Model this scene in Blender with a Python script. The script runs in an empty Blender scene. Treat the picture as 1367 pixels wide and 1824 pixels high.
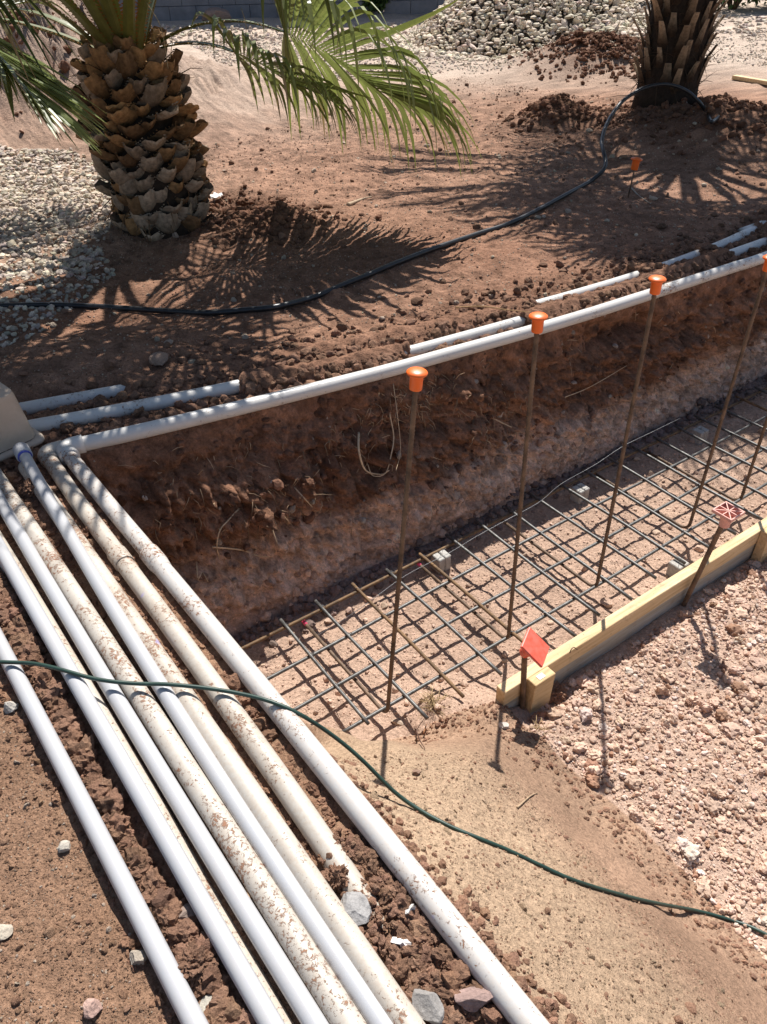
import bpy, math, random
import numpy as np
from mathutils import Matrix, Vector

random.seed(7)
rng = np.random.default_rng(7)
scene = bpy.context.scene
COL = scene.collection

# ------------------------------------------------------------------ camera model
FPX, PITCH, ROLL = 1416.226, 0.659659, -0.0258607
CZ = 1.394                                     # camera height above the pipe level (z = 0)
Fw = np.array([0, math.cos(PITCH), -math.sin(PITCH)])
_R0 = np.array([1., 0, 0]); _U0 = np.cross(_R0, Fw)
Rt = math.cos(ROLL) * _R0 + math.sin(ROLL) * _U0
Up = -math.sin(ROLL) * _R0 + math.cos(ROLL) * _U0
CAM = np.array([0, 0, CZ])

def ray(u, v):
    return Fw + Rt * (u - 683.5) / FPX - Up * (v - 912) / FPX

def at(u, v, z=0.0):
    "point of the horizontal plane z seen at pixel u, v of the photograph"
    d = ray(u, v)
    return CAM + d * ((z - CZ) / d[2])

def aty(u, v, y):
    d = ray(u, v)
    return CAM + d * (y / d[1])

ANG = 0.602524
D = np.array([math.cos(ANG), math.sin(ANG), 0.])       # along the trench
E_ = np.array([D[1], -D[0], 0.])                       # across it, towards the camera
def st_of(p): return p[..., 0] * D[0] + p[..., 1] * D[1], p[..., 0] * E_[0] + p[..., 1] * E_[1]
def xy_of(s, t): return s * D[0] + t * E_[0], s * D[1] + t * E_[1]

Z_MESH, Z_FLOOR, Z_GRAVEL = -0.656, -0.734, -0.685

# ------------------------------------------------------------------ noise
def _hash(ix, iy, iz, seed):
    h = (ix * 374761393 + iy * 668265263 + iz * 2147483647 + seed * 974634777) & 0xFFFFFFFF
    h = ((h ^ (h >> 13)) * 1274126177) & 0xFFFFFFFF
    h = ((h ^ (h >> 15)) * 2246822519) & 0xFFFFFFFF
    return ((h ^ (h >> 16)) & 0xFFFFFF) / float(0xFFFFFF)

def vnoise(x, y, z=None, seed=0):
    x = np.asarray(x, float); y = np.asarray(y, float)
    z = np.zeros_like(x) if z is None else np.asarray(z, float)
    ix, iy, iz = (np.floor(q).astype(np.int64) for q in (x, y, z))
    fx, fy, fz = x - ix, y - iy, z - iz
    fx, fy, fz = (q * q * q * (q * (q * 6 - 15) + 10) for q in (fx, fy, fz))
    out = 0
    for a in (0, 1):
        for b in (0, 1):
            for c in (0, 1):
                w = (fx if a else 1 - fx) * (fy if b else 1 - fy) * (fz if c else 1 - fz)
                out = out + w * _hash(ix + a, iy + b, iz + c, seed)
    return out * 2 - 1

def fbm(x, y, z=None, oct=4, seed=0, gain=.5, billow=False):
    a, f, o, n = 1., 1., 0., 0.
    for k in range(oct):
        v = vnoise(np.asarray(x) * f + 17.3 * k, np.asarray(y) * f - 9.1 * k, None if z is None else np.asarray(z) * f + 3.7 * k, seed + k)
        if billow: v = np.abs(v) * 2 - .6
        o = o + a * v; n += a; a *= gain; f *= 2.03
    return o / n

def sstep(x, a, b):
    q = np.clip((x - a) / (b - a), 0, 1)
    return q * q * (3 - 2 * q)

def mix(a, b, f): return a + (b - a) * f

# ------------------------------------------------------------------ mesh building
def np_mesh(name, V, faces, mat=None, col=None, smooth=False, parent=None, mats=None, fmat=None):
    V = np.asarray(V, float).reshape(-1, 3)
    me = bpy.data.meshes.new(name)
    faces = [np.asarray(f, np.int32) for f in faces if len(f)]
    tot = np.concatenate([np.full(len(f), f.shape[1], np.int32) for f in faces])
    loops = np.concatenate([f.ravel() for f in faces])
    me.vertices.add(len(V)); me.vertices.foreach_set('co', V.astype(np.float32).ravel())
    me.loops.add(len(loops)); me.loops.foreach_set('vertex_index', loops)
    me.polygons.add(len(tot))
    st = np.concatenate([[0], np.cumsum(tot)[:-1]]).astype(np.int32)
    me.polygons.foreach_set('loop_start', st); me.polygons.foreach_set('loop_total', tot)
    me.polygons.foreach_set('use_smooth', np.full(len(tot), bool(smooth)))
    if fmat is not None: me.polygons.foreach_set('material_index', np.asarray(fmat, np.int32))
    me.update(calc_edges=True); me.validate()
    if col is not None:
        c = np.ones((len(V), 4), np.float32); c[:, :3] = col
        a = me.attributes.new('Col', 'FLOAT_COLOR', 'POINT'); a.data.foreach_set('color', c.ravel())
    for m in (mats or ([mat] if mat else [])): me.materials.append(m)
    o = bpy.data.objects.new(name, me); COL.objects.link(o)
    if parent is not None: o.parent = parent
    return o

class MB:
    def __init__(s): s.V = []; s.F = {3: [], 4: []}; s.n = 0; s.C = []
    def add(s, V, F, col=(1, 1, 1)):
        V = np.asarray(V, float).reshape(-1, 3)
        for f in F: s.F[len(f)].append([i + s.n for i in f])
        s.V.append(V); s.n += len(V)
        c = np.asarray(col, float)
        s.C.append(np.tile(c, (len(V), 1)) if c.ndim == 1 else c)
    def build(s, name, mat, parent=None, smooth=True, loc=None):
        V = np.concatenate(s.V)
        return np_mesh(name, V, [s.F[3], s.F[4]], mat, np.concatenate(s.C), smooth, parent)
    def tube(s, P, r, n=10, caps=True, col=(1, 1, 1), flat=1.0, twist=0):
        P = np.asarray(P, float); m = len(P)
        r = np.broadcast_to(np.asarray(r, float), (m,))
        T = np.gradient(P, axis=0); T /= np.linalg.norm(T, axis=1)[:, None] + 1e-12
        ref = np.array([0, 0, 1.]) if abs(T[0][2]) < .9 else np.array([1., 0, 0])
        N = np.cross(ref, T[0]); N /= np.linalg.norm(N)
        ang = np.arange(n) * 2 * math.pi / n + twist
        V = []
        for i in range(m):
            N = N - T[i] * (N @ T[i]); N /= np.linalg.norm(N); B = np.cross(T[i], N)
            V.append(P[i] + r[i] * (np.cos(ang)[:, None] * N + flat * np.sin(ang)[:, None] * B))
        V = np.concatenate(V); F = []
        for i in range(m - 1):
            for j in range(n):
                k = (j + 1) % n
                F.append((i * n + j, i * n + k, (i + 1) * n + k, (i + 1) * n + j))
        if caps:
            V = np.concatenate([V, P[:1], P[-1:]]); a, b = m * n, m * n + 1
            for j in range(n):
                k = (j + 1) % n
                F.append((a, k, j)); F.append((b, (m - 1) * n + j, (m - 1) * n + k))
        s.add(V, F, col)
    def box(s, c, X, Y, Z, col=(1, 1, 1), bev=0.0):
        "box with half axes X, Y, Z (vectors), edges bevelled by bev"
        c, X, Y, Z = (np.asarray(q, float) for q in (c, X, Y, Z))
        if bev <= 0:
            V = [c + a * X + b * Y + d * Z for a in (-1, 1) for b in (-1, 1) for d in (-1, 1)]
            s.add(V, [(0, 1, 3, 2), (4, 6, 7, 5), (0, 4, 5, 1), (2, 3, 7, 6), (0, 2, 6, 4), (1, 5, 7, 3)], col); return
        L = [np.linalg.norm(q) for q in (X, Y, Z)]; U = [q / l for q, l in zip((X, Y, Z), L)]
        V, idx = [], {}
        for a in (-1, 1):
            for b in (-1, 1):
                for d in (-1, 1):
                    for ax in range(3):
                        sg = (a, b, d); p = c.copy()
                        for k in range(3): p = p + U[k] * sg[k] * (L[k] - (0 if k == ax else bev))
                        idx[(a, b, d, ax)] = len(V); V.append(p)
        F = []
        for ax in range(3):
            o = [k for k in range(3) if k != ax]
            for sg in (-1, 1):
                q = []
                for p1, p2 in ((-1, -1), (1, -1), (1, 1), (-1, 1)):
                    t = [0, 0, 0]; t[ax] = sg; t[o[0]] = p1; t[o[1]] = p2; q.append(idx[(*t, ax)])
                F.append(tuple(q))
            for p1 in (-1, 1):
                for p2 in (-1, 1):
                    a_ = [0, 0, 0]; b_ = [0, 0, 0]
                    a_[ax], b_[ax] = -1, 1
                    a_[o[0]] = b_[o[0]] = p1; a_[o[1]] = b_[o[1]] = p2
                    F.append((idx[(*a_, o[0])], idx[(*b_, o[0])], idx[(*b_, o[1])], idx[(*a_, o[1])]))
        for a in (-1, 1):
            for b in (-1, 1):
                for d in (-1, 1): F.append(tuple(idx[(a, b, d, k)] for k in range(3)))
        s.add(V, F, col)
    def lathe(s, prof, base, axis=(0, 0, 1), n=24, col=(1, 1, 1)):
        axis = np.asarray(axis, float); axis /= np.linalg.norm(axis)
        ref = np.array([1., 0, 0]) if abs(axis[0]) < .9 else np.array([0, 1., 0])
        N = np.cross(axis, ref); N /= np.linalg.norm(N); B = np.cross(axis, N)
        ang = np.arange(n) * 2 * math.pi / n
        V = np.concatenate([np.asarray(base) + axis * z + r * (np.cos(ang)[:, None] * N + np.sin(ang)[:, None] * B) for r, z in prof])
        F = [(i * n + j, i * n + (j + 1) % n, (i + 1) * n + (j + 1) % n, (i + 1) * n + j) for i in range(len(prof) - 1) for j in range(n)]
        s.add(V, F, col)

def smooth_path(P, step=.02):
    P = np.asarray(P, float)
    if len(P) < 3:
        L = np.linalg.norm(P[1] - P[0]); n = max(2, int(L / step))
        return P[0] + (P[1] - P[0]) * np.linspace(0, 1, n + 1)[:, None]
    Q = np.concatenate([[2 * P[0] - P[1]], P, [2 * P[-1] - P[-2]]]); out = []
    for i in range(1, len(Q) - 2):
        n = max(2, int(np.linalg.norm(Q[i + 1] - Q[i]) / step)); u = np.linspace(0, 1, n, endpoint=False)[:, None]
        a, b, c, d = Q[i - 1], Q[i], Q[i + 1], Q[i + 2]
        out.append(.5 * (2 * b + (c - a) * u + (2 * a - 5 * b + 4 * c - d) * u ** 2 + (3 * b - a - 3 * c + d) * u ** 3))
    return np.concatenate(out + [P[-1:]])

def empty(name, loc, label=None, cat=None, group=None):
    o = bpy.data.objects.new(name, None); COL.objects.link(o); o.location = loc
    o.empty_display_size = .05
    return tag(o, label, cat, group)

def tag(o, label=None, cat=None, group=None, kind=None):
    for k, v in (('label', label), ('category', cat), ('group', group), ('kind', kind)):
        if v: o[k] = v
    return o

def adopt(root, *parts):
    "parent parts built in world space to a root, keeping them in place"
    inv = Matrix.Translation(-root.location)
    for p in parts:
        p.data.transform(inv) if p.parent is None else None
        p.parent = root

# ------------------------------------------------------------------ materials
def new_mat(name, rough=.9, spec=.3):
    m = bpy.data.materials.new(name); m.use_nodes = True
    nt = m.node_tree; b = nt.nodes['Principled BSDF']
    b.inputs['Roughness'].default_value = rough
    b.inputs['Specular IOR Level'].default_value = spec
    return m, nt, b

def N(nt, t, **k):
    n = nt.nodes.new(t)
    for a, v in k.items():
        if a in n.inputs: n.inputs[a].default_value = v
        else: setattr(n, a, v)
    return n

def noise_node(nt, scale, detail=6, rough=.6, src='Object', dist=0):
    tc = N(nt, 'ShaderNodeTexCoord')
    n = N(nt, 'ShaderNodeTexNoise'); n.inputs['Scale'].default_value = scale
    n.inputs['Detail'].default_value = detail; n.inputs['Roughness'].default_value = rough
    n.inputs['Distortion'].default_value = dist
    nt.links.new(tc.outputs[src], n.inputs['Vector'])
    return n

def ramp(nt, inp, stops, interp='LINEAR'):
    r = N(nt, 'ShaderNodeValToRGB'); cr = r.color_ramp; cr.interpolation = interp
    while len(cr.elements) < len(stops): cr.elements.new(.5)
    for e, (p, c) in zip(cr.elements, stops):
        e.position = p; e.color = (*c, 1) if len(c) == 3 else c
    nt.links.new(inp, r.inputs['Fac']); return r

def mixc(nt, fac, a, b, mode='MIX'):
    m = N(nt, 'ShaderNodeMix', data_type='RGBA', blend_type=mode)
    for v, i in ((fac, 0), (a, 6), (b, 7)):
        if hasattr(v, 'links') or hasattr(v, 'is_linked'): nt.links.new(v, m.inputs[i])
        elif i == 0: m.inputs[0].default_value = v
        else: m.inputs[i].default_value = (*v, 1)
    return m.outputs[2]

def add_bump(nt, b, hs, strength=.6):
    "hs: list of (height socket, distance in metres)"
    prev = None
    for h, dist in hs:
        bp = N(nt, 'ShaderNodeBump'); bp.inputs['Strength'].default_value = strength
        bp.inputs['Distance'].default_value = dist
        nt.links.new(h, bp.inputs['Height'])
        if prev is not None: nt.links.new(prev, bp.inputs['Normal'])
        prev = bp.outputs['Normal']
    nt.links.new(prev, b.inputs['Normal'])

def soil_mat(name, scales=((20, .020), (90, .008), (330, .003)), var=.35, rough=1.0, tint2=None):
    m, nt, b = new_mat(name, rough, .12)
    at_ = N(nt, 'ShaderNodeAttribute', attribute_name='Col')
    ns = [noise_node(nt, sc, 5, .65) for sc, _ in scales]
    r1 = ramp(nt, ns[1].outputs['Fac'], [(.28, (1 - var,) * 3), (.72, (1 + var,) * 3)])
    r2 = ramp(nt, ns[2].outputs['Fac'], [(.3, (1 - var * .8,) * 3), (.7, (1 + var * .8,) * 3)])
    c = mixc(nt, 1.0, at_.outputs['Color'], r1.outputs['Color'], 'MULTIPLY')
    c = mixc(nt, 1.0, c, r2.outputs['Color'], 'MULTIPLY')
    big = noise_node(nt, 2.2, 5, .6)
    r3 = ramp(nt, big.outputs['Fac'], [(.3, (.86, .84, .83)), (.7, (1.12, 1.12, 1.12))])
    c = mixc(nt, 1.0, c, r3.outputs['Color'], 'MULTIPLY')
    nt.links.new(c, b.inputs['Base Color'])
    add_bump(nt, b, [(n.outputs['Fac'], d) for n, (_, d) in zip(ns, scales)], .9)
    return m

M_SOIL = soil_mat('soil')
M_CLOD = soil_mat('clod', ((90, .008), (240, .005), (600, .002)), .28)
M_STONE = soil_mat('stone', ((40, .003), (160, .0012), (450, .0006)), .2, .85)

def pvc_mat(name, base, dirt, dirt_col, rough, marks=False, film=0.0, film_col=(.5, .42, .33)):
    m, nt, b = new_mat(name, rough, .45)
    n1 = noise_node(nt, 110, 9, .76, dist=.5); n2 = noise_node(nt, 5, 4, .6); n3 = noise_node(nt, 120, 6, .7)
    add = N(nt, 'ShaderNodeMath', operation='MULTIPLY_ADD'); nt.links.new(n2.outputs['Fac'], add.inputs[0])
    add.inputs[1].default_value = .55; nt.links.new(n1.outputs['Fac'], add.inputs[2])
    r = ramp(nt, add.outputs[0], [(dirt - .01, (0, 0, 0)), (dirt + .045, (1, 1, 1))])
    fr = ramp(nt, n3.outputs['Fac'], [(.35, (0, 0, 0)), (.75, (film,) * 3)])
    c = mixc(nt, fr.outputs['Color'], base, film_col)
    f2 = ramp(nt, n2.outputs['Fac'], [(.4, (0, 0, 0)), (.7, (film,) * 3)])
    c = mixc(nt, f2.outputs['Color'], c, film_col)
    c = mixc(nt, r.outputs['Color'], c, dirt_col)
    if marks:
        n4 = noise_node(nt, 16, 2, .5)
        rm = ramp(nt, n4.outputs['Fac'], [(.735, (0, 0, 0)), (.77, (.6, .6, .6))])
        c = mixc(nt, rm.outputs['Color'], c, (.38, .33, .62))
    nt.links.new(c, b.inputs['Base Color'])
    rr = N(nt, 'ShaderNodeMapRange'); nt.links.new(r.outputs['Color'], rr.inputs[0])
    rr.inputs[3].default_value = rough; rr.inputs[4].default_value = .95
    nt.links.new(rr.outputs[0], b.inputs['Roughness'])
    add_bump(nt, b, [(r.outputs['Color'], .0012), (n3.outputs['Fac'], .0004)], .7)
    return m

DIRT = (.27, .14, .085)
M_PVC_CLEAN = pvc_mat('white_pvc', (.425, .432, .45), 1.02, (.40, .33, .27), .30, film=.16)
M_PVC_DIRTY = pvc_mat('dusty_pvc', (.50, .465, .41), .865, DIRT, .5, True, .75, (.42, .335, .255))
M_PVC_MUD = pvc_mat('mud_flaked_pvc', (.50, .465, .41), .835, DIRT, .5, True, .5, (.42, .335, .255))
M_PVC_MID = pvc_mat('stained_pvc', (.52, .505, .485), .855, DIRT, .36, True, .5, (.55, .45, .36))
M_PVC_TRENCH = pvc_mat('trench_pvc', (.62, .605, .575), .895, DIRT, .33, False, .2)

def simple_mat(name, c1, c2, scale=30, rough=.6, spec=.3, bump=.001, detail=6, lo=.35, hi=.65, metal=0):
    m, nt, b = new_mat(name, rough, spec); b.inputs['Metallic'].default_value = metal
    n = noise_node(nt, scale, detail, .65)
    r = ramp(nt, n.outputs['Fac'], [(lo, c1), (hi, c2)])
    nt.links.new(r.outputs['Color'], b.inputs['Base Color'])
    add_bump(nt, b, [(n.outputs['Fac'], bump)], .6)
    return m

def col_mat(name, scale=40, var=.25, rough=.7, spec=.3, bump=.002, stretch=None, trans=0):
    m, nt, b = new_mat(name, rough, spec)
    a = N(nt, 'ShaderNodeAttribute', attribute_name='Col')
    n = noise_node(nt, scale, 6, .65)
    r = ramp(nt, n.outputs['Fac'], [(.3, (1 - var,) * 3), (.7, (1 + var,) * 3)])
    c = mixc(nt, 1.0, a.outputs['Color'], r.outputs['Color'], 'MULTIPLY')
    nt.links.new(c, b.inputs['Base Color'])
    add_bump(nt, b, [(n.outputs['Fac'], bump)], .6)
    if trans:
        t = N(nt, 'ShaderNodeBsdfTranslucent'); mx = N(nt, 'ShaderNodeMixShader'); mx.inputs[0].default_value = trans
        nt.links.new(c, t.inputs['Color']); nt.links.new(b.outputs[0], mx.inputs[1]); nt.links.new(t.outputs[0], mx.inputs[2])
        nt.links.new(mx.outputs[0], nt.nodes['Material Output'].inputs['Surface'])
    return m

M_STEEL = simple_mat('bare_steel', (.060, .058, .055), (.15, .145, .135), 60, .5, .5, .0006, metal=.3)
M_RUST = simple_mat('rusty_steel', (.060, .042, .030), (.21, .135, .085), 22, .65, .35, .0008, metal=.15)
M_RUST2 = simple_mat('orange_rust', (.085, .058, .036), (.23, .135, .065), 40, .75, .3, .0008)
M_ORANGE = simple_mat('orange_plastic', (.82, .14, .014), (.66, .17, .05), 55, .4, .45, .0003, lo=.5, hi=.78)
M_RED = simple_mat('red_plastic', (.82, .10, .055), (.66, .16, .11), 50, .4, .45, .0002)
M_PINK = simple_mat('faded_pink_plastic', (.62, .30, .24), (.72, .40, .33), 20, .5, .4, .0003)
M_CONC = simple_mat('spacer_concrete', (.33, .31, .28), (.48, .46, .42), 70, .95, .15, .0012)
M_HOSE = simple_mat('black_poly', (.012, .012, .014), (.03, .03, .032), 25, .38, .5, .0002)
M_CORD = simple_mat('green_cord', (.012, .035, .026), (.022, .055, .04), 30, .45, .5, .0002)
M_TAN = simple_mat('tan_plastic', (.46, .36, .275), (.53, .42, .325), 18, .55, .35, .0004)
M_BLUE = simple_mat('blue_primer', (.04, .05, .30), (.10, .12, .45), 30, .4, .4, .0002)
M_WALL = simple_mat('grey_block', (.17, .175, .19), (.24, .245, .26), 6, .95, .15, .004)
M_WIRE = simple_mat('tie_wire', (.10, .10, .11), (.2, .2, .2), 20, .45, .5, .0002, metal=.5)
M_PALE = simple_mat('white_scrap', (.68, .65, .60), (.76, .74, .70), 30, .6, .3, .0006)
M_MAG = simple_mat('pink_paint', (.75, .07, .16), (.85, .12, .22), 20, .6, .3, .0003)
M_LEAF = col_mat('palm_leaf', 30, .18, .42, .5, .0006, trans=.3)
M_BOOT = col_mat('palm_bark', 45, .45, .9, .2, .004)
M_BUSH = col_mat('bush_leaf', 20, .25, .6, .3, .001, trans=.2)
M_ROOT = col_mat('dry_root', 60, .25, .9, .15, .001)

def wood_mat():
    m, nt, b = new_mat('form_lumber', .75, .25)
    tc = N(nt, 'ShaderNodeTexCoord'); mp = N(nt, 'ShaderNodeMapping'); mp.inputs['Rotation'].default_value = (0, 0, -ANG)
    mp2 = N(nt, 'ShaderNodeMapping'); mp2.inputs['Scale'].default_value = (1.2, 16, 16)
    nt.links.new(tc.outputs['Object'], mp.inputs[0]); nt.links.new(mp.outputs[0], mp2.inputs[0])
    n = N(nt, 'ShaderNodeTexNoise', Scale=4.0, Detail=7.0, Roughness=.6, Distortion=.8); nt.links.new(mp2.outputs[0], n.inputs['Vector'])
    r = ramp(nt, n.outputs['Fac'], [(.3, (.50, .34, .175)), (.5, (.65, .48, .27)), (.7, (.73, .57, .36))])
    # dark knots
    n2 = noise_node(nt, 7, 2, .4); k = ramp(nt, n2.outputs['Fac'], [(.70, (0, 0, 0)), (.75, (.7, .7, .7))])
    c = mixc(nt, k.outputs['Color'], r.outputs['Color'], (.24, .11, .035))
    a = N(nt, 'ShaderNodeAttribute', attribute_name='Col')
    c = mixc(nt, 1.0, c, a.outputs['Color'], 'MULTIPLY')
    n5 = noise_node(nt, 14, 8, .7, dist=.6); r5 = ramp(nt, n5.outputs['Fac'], [(.56, (0, 0, 0)), (.66, (.55, .55, .55))]); c = mixc(nt, r5.outputs['Color'], c, (.33, .23, .15))
    n6 = noise_node(nt, 130, 4, .6); r6 = ramp(nt, n6.outputs['Fac'], [(.66, (0, 0, 0)), (.70, (.8, .8, .8))]); c = mixc(nt, r6.outputs['Color'], c, (.22, .13, .08))
    nt.links.new(c, b.inputs['Base Color']); add_bump(nt, b, [(n.outputs['Fac'], .0022), (n5.outputs['Fac'], .002)], .7)
    return m
M_WOOD = wood_mat()

# ------------------------------------------------------------------ layout: pipes in plan
def straighten(P, deg=2):
    "pull hand-read points onto one smooth line"
    c = P[:, :2].mean(0); u = P[-1, :2] - P[0, :2]; u /= np.linalg.norm(u); w = np.array([-u[1], u[0]])
    a = (P[:, :2] - c) @ u; b = (P[:, :2] - c) @ w; b = np.polyval(np.polyfit(a, b, deg), a); Q = P.copy(); Q[:, :2] = c + a[:, None] * u + b[:, None] * w
    return Q

def path(pts, z, deg=2):
    z = [z] * len(pts) if np.isscalar(z) else z
    P = np.array([at(u, v, q) for (u, v), q in zip(pts, z)])
    return straighten(P, deg) if deg and len(P) > 5 else P

PX_MAIN = [(150, 793), (300, 761), (500, 711), (683, 660), (784, 632), (934, 593), (1050, 560), (1134, 533), (1212, 507), (1305, 477), (1367, 456)]
Z_MAIN = [.0, .0, -.015, -.03, -.035, -.045, -.05, -.05, -.05, -.05, -.05]
P_MAIN = path(PX_MAIN, Z_MAIN, 3)
_s, _t = st_of(P_MAIN)
_dir = D
P_MAIN = np.concatenate([P_MAIN, [P_MAIN[-1] + _dir * q for q in (1., 2., 3.5)]])
MS, MT = st_of(P_MAIN); MZ = P_MAIN[:, 2]
PX_A = [(120, 808), (191, 900), (265, 985), (344, 1080), (427, 1180), (484, 1250), (567, 1350), (653, 1450), (708, 1524), (767, 1600), (862, 1724), (939, 1824)]
P_A = path(PX_A, 0.0)
_dirA = P_A[-1] - P_A[-4]; _dirA /= np.linalg.norm(_dirA)
P_A = np.concatenate([P_A, [P_A[-1] + _dirA * .5, P_A[-1] + _dirA * 1.2]])

PX_B = ([(20, 770), (65, 758), (130, 746), (200, 733), (325, 712), (400, 695), (450, 684), (560, 660), (650, 643), (730, 629), (790, 612), (850, 596), (900, 583), (960, 564), (1060, 533), (1160, 501), (1240, 474), (1291, 457), (1330, 444), (1367, 431)],
        [(20, 735), (50, 729), (120, 715), (170, 706), (212, 698), (280, 684), (500, 640), (760, 592), (905, 563), (950, 550), (1020, 531), (1089, 509), (1131, 494), (1160, 483), (1195, 468), (1231, 455), (1255, 445), (1300, 428), (1344, 411), (1367, 402)])
P_BACK = [path(PX_B[0], np.interp([q[0] for q in PX_B[0]], [0, 450, 700, 1400], [.002, -.012, -.045, -.060]), 3), path(PX_B[1], np.interp([q[0] for q in PX_B[1]], [0, 250, 700, 1400], [-.006, -.02, -.055, -.060]), 3)]
SEEN = [[(0, 432), (722, 932), (1288, 1420)], [(0, 214), (946, 1133), (1166, 1232), (1252, 1345), (1353, 1420)]]
def _s_at(i, u): return float(np.interp(u, [q[0] for q in PX_B[i]], st_of(P_BACK[i])[0]))
SEEN = [[(_s_at(i, a), _s_at(i, b)) for a, b in q] for i, q in enumerate(SEEN)]

# toe of the near slope, where dirt meets footing floor / gravel
TOE = [P_A[0] + D * .05, P_A[2] + D * .06, P_A[4] + D * .05] + \
      [at(u, v, Z_FLOOR + .02) for u, v in ((520, 1262), (575, 1300), (655, 1318), (740, 1306), (815, 1285), (885, 1262), (940, 1312))] + \
      [at(u, v, Z_GRAVEL) for u, v in ((985, 1345), (1075, 1420), (1160, 1500), (1245, 1575), (1315, 1650), (1400, 1745))]
TOE = np.array(TOE)
_dt = TOE[-1] - TOE[-2]; TOE = np.concatenate([TOE, [TOE[-1] + _dt * 4, TOE[-1] + _dt * 30]])
APRON = np.concatenate([P_A[:, :2], TOE[::-1, :2]])

def in_poly(x, y, poly):
    c = np.zeros(x.shape, bool); n = len(poly); j = n - 1
    for i in range(n):
        xi, yi = poly[i]; xj, yj = poly[j]
        if yi != yj: c ^= ((yi > y) != (yj > y)) & (x < (xj - xi) * (y - yi) / (yj - yi) + xi)
        j = i
    return c

def dist_line(x, y, P):
    d = np.full(x.shape, 1e9)
    for a, b in zip(P[:-1], P[1:]):
        ab = b[:2] - a[:2]; l2 = ab @ ab + 1e-12
        u = np.clip(((x - a[0]) * ab[0] + (y - a[1]) * ab[1]) / l2, 0, 1)
        d = np.minimum(d, np.hypot(x - a[0] - u * ab[0], y - a[1] - u * ab[1]))
    return d

# everything right of pipe A and in front of the trench edge is the pit
_edge_s = MS.copy(); _edge_t = MT + .012
def t_top(s): s = np.asarray(s, float); return np.minimum(np.interp(s, _edge_s, _edge_t) + .014 * fbm(s * 9, s * 0, oct=3, seed=98), -2.05)
def t_bot(s): return np.full_like(np.asarray(s, float), -1.985) + .02 * vnoise(np.asarray(s) * 3, np.zeros_like(np.asarray(s, float)), seed=50)
# left boundary: pipe A prolonged behind its elbow
_PA_L = np.concatenate([[P_A[0] + (P_A[0] - P_A[2]) * 2], P_A, [P_A[-1] + _dirA * 40]])
def left_of_A(x, y):
    order = np.argsort(_PA_L[:, 1])
    xs = np.interp(y, _PA_L[order, 1], _PA_L[order, 0])
    return x < xs + .004

# mounds, hollows: (u, v, height, radius along the view, radius across)
PALM_L = at(268, 418, 0.0); PALM_R = at(1200, 205, .08)
BUMPS = [(*at(480, 395)[:2], .10, .22, .26), (*at(430, 352)[:2], -.13, .13, .12), (*at(270, 455)[:2], -.06, .22, .4),
         (*at(1060, 118)[:2], .26, .5, .75), (*at(1130, 95)[:2], .22, .3, .3), (*at(985, 215)[:2], .14, .22, .24), (*PALM_R[:2], .10, .7, .8),
         (*at(1320, 230)[:2], .10, .5, .5), (*at(90, 190)[:2], .75, 1.2, 1.1), (*at(-150, 150)[:2], .8, 1.6, 1.3),
         (*at(430, 175)[:2], .10, .9, .8), (*at(620, 470)[:2], .03, .3, .5),
         (*at(150, 640)[:2], .04, .3, .5)]
PILE = (*at(955, 78)[:2],)

def bench_z(x, y):
    s, t = st_of(np.stack([x, y], -1))
    z = np.full(x.shape, -.020)
    ez = np.interp(s, MS, MZ); back = np.maximum(t_top(s) - t, 0)
    z = z + ez * (1 - sstep(back, .1, 1.6)) * (y < 12)
    dist = np.hypot(x, y)
    z = z + .022 * fbm(x * 1.7, y * 1.7, oct=3, seed=3) * sstep(back, .05, .6)
    z = z + .020 * fbm(x * 6, y * 6, oct=4, seed=5, gain=.62) * sstep(back, .03, .3)
    for bx, by, h, ry, rx in BUMPS:
        q = np.exp(-(((x - bx) / rx) ** 2 + ((y - by) / ry) ** 2))
        z = z + h * q * (1 + .35 * fbm(x * 5, y * 5, oct=4, seed=9, billow=True))
    # lumpy soil strip behind the trench pipe
    strip = np.exp(-((back - .28) / .16) ** 2) * (s > .2)
    z = z + strip * mix(.25, 1., sstep(s, .7, 1.5)) * (.022 + .022 * fbm(x * 16, y * 16, oct=3, seed=11, billow=True))
    for i, Q in enumerate(P_BACK):
        qs, qt = st_of(Q); d = t - np.interp(s, qs, qt); pz = np.interp(s, qs, Q[:, 2]); vis = np.zeros(x.shape)
        sj = s + .030 * vnoise(x * 25, y * 25, seed=95) + .02 * vnoise(x * 70, y * 70, seed=96)
        for a, b in SEEN[i]: vis = np.maximum(vis, sstep(sj, a - .02, a + .02) * (1 - sstep(sj, b - .02, b + .02)))
        rough = .012 * fbm(x * 28, y * 28, oct=3, seed=97, billow=True) + .006
        g_ = pz + mix(.036, -.019, vis) + rough
        w_ = np.exp(-(d / .058) ** 2) * (s > qs[0] - .05)
        z = z + (g_ - z) * w_
    return z

def micro(x, y):
    return .004 * fbm(x * 30, y * 30, oct=3, seed=21, billow=True) + .006 * fbm(x * 11, y * 11, oct=2, seed=24)

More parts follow.
